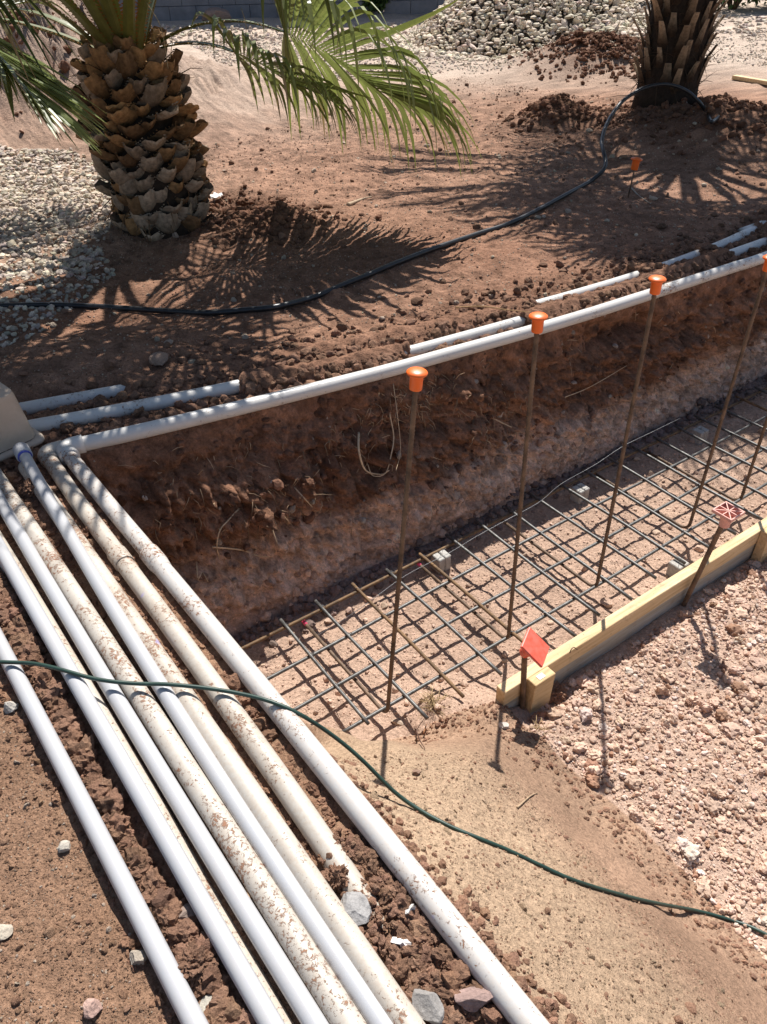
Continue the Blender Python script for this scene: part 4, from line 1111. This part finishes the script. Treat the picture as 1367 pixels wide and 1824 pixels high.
# redder crumbs towards the gravel edge and near the board
d_ = TOE[6:-1]
for k_ in range(len(d_) - 1):
    n = 150; q = rng.random(n)[:, None]; P = d_[k_] + (d_[k_ + 1] - d_[k_]) * q; P = P[:, :2] + rng.normal(0, .06, (n, 2)) + np.array([-.03, -.02])
    P = on_ground(P); P = P[in_poly(P[:, 0], P[:, 1], APRON)]; n = len(P); S_.add(P, sizes(n, .002, .008, 3), shade(SOIL_RED * 1.1, n, .7, 1.3), 2, 0, .75, .3)
S_.build('slope_grit', M_CLOD, 'small crumbs and grit on the sandy slope', 'grit')
# clods between the pipes and beside them
S_ = Stones(); PC = [(-60, 850), (60, 810), (130, 800), (960, 1824), (1010, 1900), (320, 1900), (170, 1560), (90, 1400), (-60, 1180)]
for n, a, b, sub in ((200, .011, .023, 3), (3000, .006, .013, 3), (17000, .0026, .0075, 2)):
    P = on_ground(sample_poly(PC, 0., n)); sz = sizes(len(P), a, b, 1.8)
    ok = np.ones(len(P), bool)
    for Q, r in ALL_PIPES:
        if r > .017 or True: ok &= dist_line(P[:, 0], P[:, 1], Q) > r * .75 + sz * .72
    P, sz = P[ok], sz[ok]; P[:, 2] -= .006
    n = len(P); c = shade(SOIL_RED * np.array([1.0, .98, .95]), n, .72, 1.25); h_ = rng.random(n) < .3; S_.add(P[h_], sz[h_], c[h_], 2, 1, .85, .25); S_.add(P[~h_], sz[~h_], c[~h_], sub, 0, .85, .25)
PC2 = [(-20, 1010), (30, 1060), (75, 1180), (240, 1500), (400, 1760), (450, 1850), (350, 1850), (290, 1700), (170, 1450), (60, 1230), (-20, 1080)]
for px, n, a, b in ((PC2, 420, .009, .024), (PC2, 1500, .004, .011), ([(560, 1480), (640, 1480), (900, 1824), (760, 1824)], 260, .007, .016)):
    P = on_ground(sample_poly(px, 0., n)); sz = sizes(len(P), a, b, 1.6); ok = np.ones(len(P), bool)
    for Q, r in ALL_PIPES: ok &= dist_line(P[:, 0], P[:, 1], Q) > r * .8 + sz * .7
    P, sz = P[ok], sz[ok]; n = len(P); S_.add(P, sz, shade(SOIL_RED * .92, n, .72, 1.2), 3, 0, .9, .3)
for (u, v), n, rad in (((592, 1512), 130, .022), ((640, 1600), 120, .025), ((660, 1650), 160, .03)):
    q = at(u, v); P = q[:2] + rng.normal(0, rad * .6, (n, 2)); P = on_ground(P); P[:, 2] = np.maximum(P[:, 2], -.010 + rng.uniform(-.006, .012, n)); S_.add(P, sizes(n, .002, .008, 2), shade(SOIL_RED * .95, n, .8, 1.2), 2, 0, .85, .3)
S_.build('soil_clods', M_CLOD, 'loose brown clods heaped between the pipes', 'clods', smooth=False)
# a strip of clods along the outer edge of the near pipe, and crumbs at the left
S_ = Stones()
for seg_a, seg_b, n in ((P_A[4], P_A[9], 500), (P_A[9], P_A[-2], 900)):
    q = rng.random(n)[:, None]; P = seg_a + (seg_b - seg_a) * q; off = np.array([-dA[1], dA[0], 0]) ; off = off if off[0] > 0 else -off
    P = P + off * (R_BIG + np.abs(rng.normal(0, .035, n)))[:, None]; P = on_ground(P[:, :2]); S_.add(P, sizes(n, .002, .012, 2.5), shade(SOIL_RED, n, .75, 1.25), 2, 0, .8, .3)
PL = [(-60, 1200), (30, 1250), (110, 1430), (200, 1600), (340, 1880), (-80, 1880)]
for n, a, b, sub in ((22, .007, .013, 2), (420, .003, .007, 2), (7000, .0010, .0028, 1)):
    P = on_ground(sample_poly(PL, 0., n)); P = P[clear_of(P)]; n = len(P); c = shade((.28, .17, .11), n, .8, 1.2); k = rng.random(n) < .12; c[k] = shade((.45, .36, .28), k.sum())
    S_.add(P, sizes(n, a, b, 2.5), c, sub, int(sub < 3), .65, .35)
S_.build('soil_crumbs', M_CLOD, 'crumbled soil scattered at the near left and along the near pipe', 'crumbs', smooth=False)
# bench behind the trench
S_ = Stones()
n = 4200; s = rng.uniform(.1, 5., n); t = t_top(s) - .045 - np.abs(rng.normal(.10, .14, n)); x, y = xy_of(s, t); P = on_ground(np.stack([x, y], -1)); P = P[~left_of_A(P[:, 0] - .3, P[:, 1])] if False else P
sz = sizes(len(P), .004, .022, 2.6); ok = np.ones(len(P), bool)
for Q, r in ALL_PIPES: ok &= (dist_line(P[:, 0], P[:, 1], Q) > r * .8 + sz * .6) | (rng.random(len(P)) < .0)
P, sz = P[ok], sz[ok]; S_.add(P, sz, shade(SOIL_RED * .82, len(P), .65, 1.25), 2, 0, .8, .3)
PB = [(-80, 700), (60, 690), (420, 660), (1367, 400), (1500, 340), (1500, 250), (830, 130), (380, 260), (-80, 430)]
for n, a, b, sub in ((420, .012, .026, 2), (4200, .004, .011, 2), (17000, .0018, .006, 1)):
    P = on_ground(sample_poly(PB, 0., n)); P = P[clear_of(P)]; n = len(P); c = shade(SOIL_RED * .95, n, .6, 1.25); k = rng.random(n) < .28; c[k] = shade((.48, .38, .29), k.sum(), .7, 1.2)
    S_.add(P, sizes(n, a, b, 3), c, sub, 1, .7, .35)
for (u, v, rad, n, a, b) in ((480, 395, .26, 900, .004, .022), (430, 350, .16, 250, .004, .018), (1060, 120, .5, 2600, .004, .026), (1125, 112, .2, 600, .005, .026), (985, 215, .24, 600, .005, .028), (1150, 225, .5, 900, .004, .022), (1300, 225, .5, 600, .006, .03), (70, 215, .6, 120, .012, .045)):
    p = at(u, v); P = p[:2] + rng.normal(0, rad * .6, (n, 2)); P = on_ground(P); S_.add(P, sizes(n, a, b, 2.4), shade(SOIL_DARK * 1.2, n, .7, 1.3), 2, 0, .8, .3)
P = on_ground(sample_poly(PB, 0., 15000)); P = P[clear_of(P)]; n = len(P); S_.add(P, sizes(n, .0016, .0055, 2.5), shade((.47, .36, .27), n, .6, 1.25, .04), 1, 1, .6, .3)
S_.build('pebbles', M_CLOD, 'pebbles and clods scattered over the brown dirt behind the trench', 'pebbles')
# pale gravel, left bed and the yard at the back
S_ = Stones()
for px, n, a, b in (([(-150, 430), (-150, 285), (120, 280), (200, 300), (200, 400), (150, 470), (-100, 520)], 5200, .008, .028), ([(-100, 540), (180, 430), (200, 470), (60, 600), (-100, 640)], 700, .006, .022), ([(330, 70), (600, 60), (760, 60), (820, 120), (560, 150), (420, 130)], 6500, .008, .024), ([(720, 60), (1150, 60), (1160, 130), (830, 130)], 6000, .006, .018), ([(1120, 50), (1600, 50), (1600, 120), (1150, 110)], 5000, .006, .018), ([(0, 45), (330, 45), (1500, 25), (1500, 60), (0, 80)], 2600, .018, .05)):
    P = on_ground(sample_poly(px, 0., n)); n = len(P); c = shade((.56, .475, .38), n, .65, 1.25, .03); k = rng.random(n) < .2; c[k] = shade((.36, .30, .26), k.sum(), .7, 1.2)
    S_.add(P, sizes(n, a, b, 1.6), c, 1, 1, .6, .3)
S_.build('pale_gravel', M_STONE, 'pale beige landscaping gravel left of the palm and across the far yard', 'gravel')

# rock pile: heap of fist-sized pale rocks
S_ = Stones(); pc = np.array(PILE)
def pile_h(x, y):
    q = np.hypot((x - pc[0] - .1) / 1.50, (y - pc[1] - .5) / 1.45); return 1.15 * np.clip(1 - q, 0, None) ** .9 * (1 + .12 * vnoise(x * 2.5, y * 2.5, seed=90))
n = 11000; a_ = rng.uniform(0, 6.283, n); q = np.sqrt(rng.random(n)) * 1.16; x = pc[0] + .1 + 1.55 * q * np.cos(a_); y = pc[1] + .5 + 1.45 * q * np.sin(a_)
P = np.column_stack([x, y, ground_z(x, y) + pile_h(x, y)]); c = shade((.64, .55, .43), n, .6, 1.2, .03)
S_.add(P, sizes(n, .018, .060, 2.0), c, 1, 1, .5, .45)
o = S_.build('rock_pile', M_STONE, 'heap of pale broken rocks at the back beside the right palm', 'rock pile')
gx, gy = np.meshgrid(np.linspace(-1.7, 1.7, 40), np.linspace(-1.6, 1.6, 40)); x = pc[0] + .1 + gx; y = pc[1] + .5 + gy
V = np.stack([x, y, ground_z(x, y) + pile_h(x, y) - .06], -1).reshape(-1, 3); idx = np.arange(1600).reshape(40, 40); F = np.stack([idx[:-1, :-1], idx[:-1, 1:], idx[1:, 1:], idx[1:, :-1]], -1).reshape(-1, 4)
core = np_mesh('rubble_core', V, [F], M_SOIL, np.tile(np.array([.2, .16, .12]), (1600, 1)), True, o)

# ------------------------------------------------------------------ single stones, scraps and plants
def stone(u, v, size, colr, label, name='stone', ang=1, flat=.7, sub=3, seed=0, mat=None, sc=(1, 1, 1), rz=0., h=None):
    z = 0.; sub = 5
    for _ in range(6): p = at(u, v, z); z = gz(p[0], p[1])
    VV, F = VAR[(sub, ang)]; L = VV[seed % 10]; L = L * (1 + (.10 if ang == 0 else .035) * fbm(L[:, 0] * 5 + seed, L[:, 1] * 5, L[:, 2] * 5, oct=4, seed=seed, gain=.55))[:, None]; L = L * size * np.array(sc) * np.array([1, 1, flat])
    c_, s_ = math.cos(rz), math.sin(rz); L = L @ np.array([[c_, s_, 0], [-s_, c_, 0], [0, 0, 1]])
    col = np.asarray(colr) * (1 + .25 * fbm(L[:, 0] * 60, L[:, 1] * 60, L[:, 2] * 60, oct=3, seed=seed))[:, None]
    o = np_mesh(name, L, [F], mat or M_STONE, np.clip(col, .01, .9), False); o.location = (p[0], p[1], z + size * flat * .45 + (h or 0))
    return tag(o, label, 'stone' if name != 'soil_clod' else 'clod')
stone(634, 1628, .029, (.31, .30, .29), 'flat grey stone at the crumbling end of the dusty pipe', seed=3, h=.012, flat=.55, sc=(.9, 1.2, 1), rz=.5)
stone(762, 1800, .026, (.27, .255, .24), 'lumpy grey stone in the clods at the bottom of the photo', seed=4, h=.010, flat=.7, sc=(.85, 1.25, 1), rz=.6)
stone(845, 1786, .027, (.30, .21, .185), 'reddish grey brick shaped stone touching the near pipe', seed=6, h=.008, flat=.65, sc=(1.35, .75, 1), rz=.1)
stone(606, 1570, .023, SOIL_RED * .9, 'large brown clod beside the flat grey stone', 'soil_clod', 0, .95, seed=2, mat=M_CLOD)
stone(352, 1728, .031, SOIL_RED * .88, 'largest brown clod, right of the leftmost clean pipe near the bottom', 'soil_clod', 0, .85, seed=5, mat=M_CLOD)
stone(333, 1631, .018, (.25, .19, .155), 'angular grey brown stone among clods right of the leftmost clean pipe', seed=8)
stone(370, 1806, .022, (.36, .34, .29), 'pale grey green stone at the bottom between two clean pipes', seed=1, sc=(.7, 1.2, 1))
stone(248, 1708, .017, (.36, .31, .25), 'tan stone lying left of the leftmost clean pipe', seed=7)
stone(168, 1800, .018, (.43, .29, .24), 'pinkish angular stone on the bare dirt at the bottom left', seed=9, flat=.9)
stone(8, 1662, .016, (.40, .35, .28), 'pale stone at the left edge on the bare dirt', seed=2)
stone(115, 1512, .014, (.46, .42, .36), 'whitish stone left of the leftmost clean pipe', seed=5)
stone(20, 1262, .018, (.42, .39, .35), 'chalky white lump at the left edge beside the leftmost clean pipe', seed=0, flat=.8)
stone(286, 645, .040, (.30, .21, .16), 'brown stone alone in palm shade behind the trench pipe', seed=1, flat=.7)
stone(713, 1186 - 95, .015, PINK, 'small pink rock on the footing floor by the nearest dowel', seed=3)
stone(1080, 1076, .024, PINK * 1.02, 'pink rock on the footing floor near the form board', seed=4, flat=.75)
stone(708, 1281, .016, (.42, .33, .25), 'flat tan stone at the foot of the nearest dowel', seed=8, flat=.5, sc=(1.5, .8, 1), rz=-.4)
stone(898, 1293, .018, (.55, .50, .44), 'white stone on loose dirt left of the wooden cleat', seed=7)
stone(742, 1378, .011, (.26, .17, .125), 'small brown stone alone on the sandy slope', seed=6, flat=.9)
stone(990, 1240, .030, SOIL_RED * 1.05, 'large brown clod in shade beside the wooden cleat', 'soil_clod', 0, .9, seed=7, mat=M_CLOD)
stone(62, 878, .030, SOIL_RED * .95, 'brown clod between tan box and the pipes', 'soil_clod', 0, .9, seed=4, mat=M_CLOD)
stone(1262, 1305, .026, PINK * 1.05, 'large pale lump in the middle of the pink gravel', seed=2, flat=.8)
stone(385, 42, .17, (.27, .20, .165), 'large dark brown boulder in the yard behind the left palm', 'boulder', 1, .75, seed=5, sc=(1.5, 1, 1))
# white scraps, and one sunlit palm leaf base
def scrap(u, v, s, label, seed):
    r = np.random.default_rng(seed); z = 0.
    for _ in range(5): p = at(u, v, z); z = gz(p[0], p[1]) + .010
    mb = MB(); n = 13; an = np.linspace(0, 6.283, n, endpoint=False); rr = s * (.75 + .28 * np.sin(an * 2 + r.uniform(0, 6)) + .16 * np.sin(an * 3 + r.uniform(0, 6)) + .08 * r.normal(size=n))
    top = np.stack([rr * np.cos(an), rr * np.sin(an) * .8, .006 * r.normal(size=n) + .006], -1) ; bot = top - np.array([0, 0, .003])
    V = np.concatenate([top, bot, [[0, 0, .012], [0, 0, .009]]]) + p; F = []
    for j in range(n):
        k = (j + 1) % n; F += [(2 * n, j, k), (2 * n + 1, n + k, n + j), (j, n + j, n + k, k)]
    mb.add(V, F); return tag(mb.build('pale_piece', M_PALE, smooth=False), label, 'scrap')
scrap(718, 1684, .020, 'torn white plastic scrap lying on clods between the near pipe and the dusty pipe', 1)
scrap(732, 1623, .012, 'small white scrap on clods just left of the near pipe', 4)
scrap(648, 1600, .018, 'broken white pipe shard lying beside the flat grey stone', 7)
scrap(386, 350, .055, 'cut leaf base painted sunlit white at the right foot of the left palm', 9)  # cut leaf base; its white colour stands in for sunlight on it
# dry grass
def tuft(u, v, n, L, label, seed, spread=.7):
    r = np.random.default_rng(seed); z = -.6
    for _ in range(6): p = at(u, v, z); z = gz(p[0], p[1])
    mb = MB()
    for k in range(n):
        an = r.uniform(0, 6.283); d = np.array([math.cos(an) * spread, math.sin(an) * spread, r.uniform(.2, 1)]); d = unit(d); l = L * r.uniform(.4, 1.1); b = p + np.array([r.normal() * L * .16, r.normal() * L * .16, -.004])
        mb.tube([b, b + d * l * .5, b + d * l + np.array([0, 0, -l * .25])], [.0011, .0009, .0004], 4, col=np.array([.47, .34, .19]) * r.uniform(.6, 1.2))
    return tag(mb.build('dry_grass_tuft', M_ROOT), label, 'dry grass')
tuft(772, 1254, 90, .085, 'clump of dry straw grass where the grid meets the dirt slope', 3)
tuft(962, 1300, 30, .05, 'small wisp of dry grass at the foot of the wooden cleat', 4)
# twigs and roots
def twig(pts, r, label, name='twig', colr=(.36, .26, .17), cat='twig'):
    mb = MB(); P = smooth_path(np.array(pts), .012); mb.tube(P, np.linspace(r, r * .45, len(P)), 6, col=colr); return tag(mb.build(name, M_ROOT), label, cat)
def g(u, v, dz=.004):
    z = -.1
    for _ in range(8): p = at(u, v, z); z = gz(p[0], p[1]) + dz
    return at(u, v, z)
twig([g(732, 1283), g(741, 1300), g(748, 1318), g(757, 1333)], .0028, 'dark thin twig on the sandy slope below the nearest dowel', colr=(.10, .055, .04))
twig([g(755, 1306), g(760, 1290, .02)], .003, 'short reddish root stub on the slope beside the dark twig', colr=(.25, .12, .06))
twig([g(922, 1438), g(945, 1418), g(958, 1412)], .003, 'pale twig on the sandy slope right of the green cord')
twig([g(425, 1545 , .012), g(445, 1600, .02), g(452, 1618, .03), g(466, 1650, .025), g(480, 1690, .02)], .0018, 'thin brown twig caught between clean pipe and mud flaked pipe', colr=(.25, .15, .08))
twig([g(620, 365), g(645, 355), g(662, 351)], .012, 'pale splinter of wood in dirt right of the left palm', colr=(.42, .31, .21))
twig([g(1125, 335), g(1140, 350), g(1160, 363)], .005, 'bent pale wire on the dirt by the small orange capped stake', colr=(.35, .29, .24))
twig([g(812, 548, .02), g(860, 546, .03), g(905, 552, .03), g(945, 556, .02)], .0035, 'long thin straw coloured root lying along the trench pipe', 'root', (.36, .22, .11), 'root')
def wall_pt(u, v, out=.006):
    "surface point of the cut face seen at a pixel: nearest wall vertex along the ray"
    d = ray(u, v); d = d / np.linalg.norm(d)
    m = GWALL; X = np.stack([GX[m], GY[m], GZ[m]], -1) - CAM; k = X @ d; r = np.linalg.norm(X - k[:, None] * d, axis=1); i = np.argmin(r + (k < 0) * 9)
    return CAM + X[i] + E_ * out
def wroot(px, r, label, outs=None, colr=(.58, .43, .28)):
    r = r * 1.1
    P = [wall_pt(u, v, (outs[i] if outs else .008)) for i, (u, v) in enumerate(px)]
    return twig(P, r, label, 'root', colr, 'root')
wroot([(372, 968), (400, 970), (428, 974), (452, 980), (472, 983)], .0035, 'pale straight root lying across the lower trench wall at the left', [.02, .03, .03, .03, .04])
wroot([(428, 905), (405, 925), (385, 938), (378, 965), (382, 985)], .003, 'forked root curving down the wall above the pale straight root', [.0, .02, .03, .03, .04])
wroot([(350, 1000), (347, 1020), (355, 1010), (362, 1025)], .0025, 'short crooked root hanging low on the left wall', [.01, .03, .03, .04])
wroot([(692, 735), (690, 770), (684, 800), (672, 830), (655, 838), (645, 820)], .003, 'looping root dangling from the wall left of the nearest dowel', [.01, .04, .05, .06, .05, .04])
wroot([(637, 770), (636, 800), (643, 830), (670, 842), (690, 836)], .0045, 'thickest pale root on the wall left of the nearest dowel', [.0, .02, .03, .03, .02])
wroot([(700, 640 + 40), (697, 730), (700, 790), (690, 825)], .0016, 'long thread root hanging down beside the nearest dowel', [.0, .04, .06, .06])
wroot([(525, 870), (538, 884), (550, 897)], .003, 'small pale root stub in the middle of the left wall', [.0, .02, .03])
wroot([(1000, 705), (1030, 690), (1060, 675), (1110, 650)], .002, 'fuzzy thin root slanting across the wall between second and third dowels', [.02, .03, .03, .02])
wroot([(1052, 640), (1062, 670), (1070, 700)], .0018, 'thin dark rootlet crossing the fuzzy slanting root', [.0, .03, .03], (.18, .10, .06))
wroot([(865, 738), (880, 745), (895, 752)], .0035, 'frayed root end sticking out of the wall near the second dowel', [.0, .04, .06])
# clods and stones stuck in the face of the cut
S_ = Stones(); jj = np.flatnonzero(GWALL.ravel() & (GS.ravel() > .35) & (GS.ravel() < 5.))
for n, a, b in ((1500, .004, .016), (130, .012, .026)):
    i = rng.choice(jj, n); P = np.stack([GX.ravel()[i], GY.ravel()[i], GZ.ravel()[i]], -1); ww = GW.ravel()[i][:, None]
    c = mix(np.array([.19, .10, .065]), CALICHE * .95, sstep(ww, .55, .75)) * rng.uniform(.65, 1.35, (n, 1)); k = rng.random(n) < .08; c[k] = shade((.42, .34, .28), k.sum())
    sz = sizes(n, a, b, 2.6); S_.add(P - E_ * sz[:, None] * .2, sz, c, 2, 0, .9, .5)
S_.build('wall_rubble', M_CLOD, 'clods and small stones stuck in the face of the trench wall', 'rubble')
# hair roots: too many to count
r2 = np.random.default_rng(77); mb = MB()
ii = np.flatnonzero(GWALL.ravel() & (GS.ravel() > .5) & (GS.ravel() < 4.2) & (GW.ravel() > .03) & (GW.ravel() < .75))
cl = [(st_of(wall_pt(u, v))[0], wall_pt(u, v)[2]) for u, v in ((430, 900), (640, 790), (760, 700), (880, 745), (520, 880), (700, 690))]
for k in range(620):
    i = r2.choice(ii)
    if k < 420:
        s0, z0 = cl[r2.integers(len(cl))]; m = ii[(np.abs(GS.ravel()[ii] - s0) < .16) & (np.abs(GZ.ravel()[ii] - z0) < .13)]; i = r2.choice(m) if len(m) else i
    p = np.array([GX.ravel()[i], GY.ravel()[i], GZ.ravel()[i]]); d = E_ * r2.uniform(.1, 1) + D * r2.normal() * .8 + np.array([0, 0, r2.normal() * .7 - .35]); L = r2.uniform(.012, .05)
    d = unit(d); q = p + d * L * .6 + np.array([0, 0, r2.normal() * .006]); mb.tube([p - E_ * .003, q, q + d * L * .5 + D * r2.normal() * .012 + np.array([0, 0, -.012])], [.0019, .0013, .0005], 4, col=np.array([.46, .32, .20]) * r2.uniform(.45, 1.3))
tag(mb.build('hair_roots', M_ROOT), 'tangle of fine dry rootlets sticking out of the trench wall', 'rootlets', None, 'stuff')

# ------------------------------------------------------------------ small far things
c = g(1118, 352, 0); ctop = c + np.array([.02, .01, .19])
mb = MB(); mb.tube([c - np.array([0, 0, .05]), ctop], .0042, 8); tag(mb.build('steel_pin', M_RUST), 'thin rusty pin standing in the dirt below the right palm', 'stake')
q = ray(1125, 302); kk = np.hypot(*c[:2]) / np.hypot(*q[:2]); ctop2 = CAM + q * kk; bpy.data.objects['steel_pin'].data.transform(Matrix.Identity(4))
mushroom(ctop + np.array([0, 0, .01]), unit(ctop - c), 'small orange cap on the lone pin below the right palm', 1.15, 'rebar_protector', None)
p = g(844, 63, .03); mushroom(p + np.array([0, 0, .05]), np.array([-.5, -.6, .5]), 'pinkish red cap at the left foot of the rock pile', 1.6, 'rebar_protector', None, M_MAG)
mb = MB(); a, b = g(1308, 137, .03), g(1420, 156, .03); ax = unit(b - a); sd = unit(np.cross(ax, np.array([0, 0, 1.]))); mb.box((a + b) / 2, ax * np.linalg.norm(b - a) / 2, sd * .03, np.array([0, 0, .016]), bev=.002)
tag(mb.build('wooden_lath', M_WOOD, smooth=False), 'thin wooden lath lying on the dirt right of the right palm', 'lath')
mb = MB(); wy = 14.0; hh = 2.0
for r_ in range(10):
    for k in range(30):
        x0_ = -9 + k * .40 + (.20 if r_ % 2 else 0)
        if x0_ + .4 > 2.3: continue
        mb.box([x0_ + .2, wy + .1 + .003 * math.sin(k * 7 + r_ * 3), .1 + r_ * .2 - .05], [.1975, 0, 0], [0, .1, 0], [0, 0, .0975], bev=.004)
tag(mb.build('block_wall', M_WALL, smooth=False), 'grey concrete block wall closing the yard at the back', 'wall')
def shrub(x, y, rad, h, label, seed):
    r = np.random.default_rng(seed); z = gz(x, y); root = empty('shrub', (x, y, z), label, 'shrub'); mb = MB(); n = 2600
    for k in range(n):
        d = r.normal(size=3); d = unit(d); q = r.uniform(.45, 1) * (1 + .25 * float(vnoise(d[0] * 3, d[1] * 3, d[2] * 3, seed))); p = np.array([x, y, z + h * .55]) + d * np.array([rad, rad * .8, h * .55]) * q
        a = unit(r.normal(size=3)); b = unit(np.cross(a, r.normal(size=3))); L = r.uniform(.03, .06); mb.add([p - a * L, p + b * L * .45, p + a * L, p - b * L * .45], [(0, 1, 2, 3)], np.array([.06, .10, .025]) * r.uniform(.45, 1.6))
    o = mb.build('foliage', M_BUSH, smooth=False); adopt(root, o)
    mb = MB()
    for k in range(9): d = unit(np.array([r.normal() * .5, r.normal() * .5, 1])); mb.tube([np.array([x, y, z - .05]), np.array([x, y, z]) + d * h * .4, np.array([x, y, z]) + d * h * .8 + r.normal(size=3) * .06], [.02, .014, .006], 5, col=(.14, .09, .055))
    o = mb.build('stems', M_BOOT); adopt(root, o)
for u, v, rad, h, lab in ((1120, 8, .75, .9, 'dark green shrub behind the rock pile, left of the right palm'), (1325, 20, .85, 1.0, 'bright green shrub at the upper right corner'), (1410, 16, .8, 1.1, 'green shrub at the far right behind the yard'), (670, 24, .22, .35, 'small weed at the foot of the block wall')):
    p = at(u, v, 0.); shrub(p[0], p[1] + rad * .5, rad, h, lab, int(u))

# ------------------------------------------------------------------ light, sky, camera
SUN_AZ, SUN_EL = math.radians(11.0), math.radians(55)
w = bpy.data.worlds.new('World'); scene.world = w; w.use_nodes = True
nt = w.node_tree; bg = nt.nodes['Background']; sky = nt.nodes.new('ShaderNodeTexSky'); sky.sky_type = 'NISHITA'
sky.sun_disc = False; sky.sun_elevation = SUN_EL; sky.sun_rotation = SUN_AZ; sky.dust_density = 1.0
nt.links.new(sky.outputs[0], bg.inputs['Color']); bg.inputs['Strength'].default_value = .068
sd = bpy.data.lights.new('sun', 'SUN'); sd.energy = 4.8; sd.angle = math.radians(.55); sd.color = (1, .965, .915)
so = bpy.data.objects.new('sun', sd); COL.objects.link(so)
v = Vector((math.sin(SUN_AZ) * math.cos(SUN_EL), math.cos(SUN_AZ) * math.cos(SUN_EL), math.sin(SUN_EL)))
so.rotation_euler = v.to_track_quat('Z', 'Y').to_euler(); so.location = (2, 6, 9)
cam = bpy.data.cameras.new('camera'); co = bpy.data.objects.new('camera', cam); COL.objects.link(co)
cam.sensor_fit = 'VERTICAL'; cam.sensor_height = 36; cam.lens = FPX / 1824 * 36; cam.clip_start = .02; cam.clip_end = 400
co.matrix_world = Matrix(((Rt[0], Up[0], -Fw[0], 0), (Rt[1], Up[1], -Fw[1], 0), (Rt[2], Up[2], -Fw[2], CZ), (0, 0, 0, 1)))
scene.camera = co
scene.view_settings.view_transform = 'Standard'; scene.view_settings.look = 'None'; scene.view_settings.exposure = .70; scene.view_settings.gamma = 1
scene.render.engine = 'CYCLES'; scene.cycles.max_bounces = 6; scene.cycles.use_denoising = True
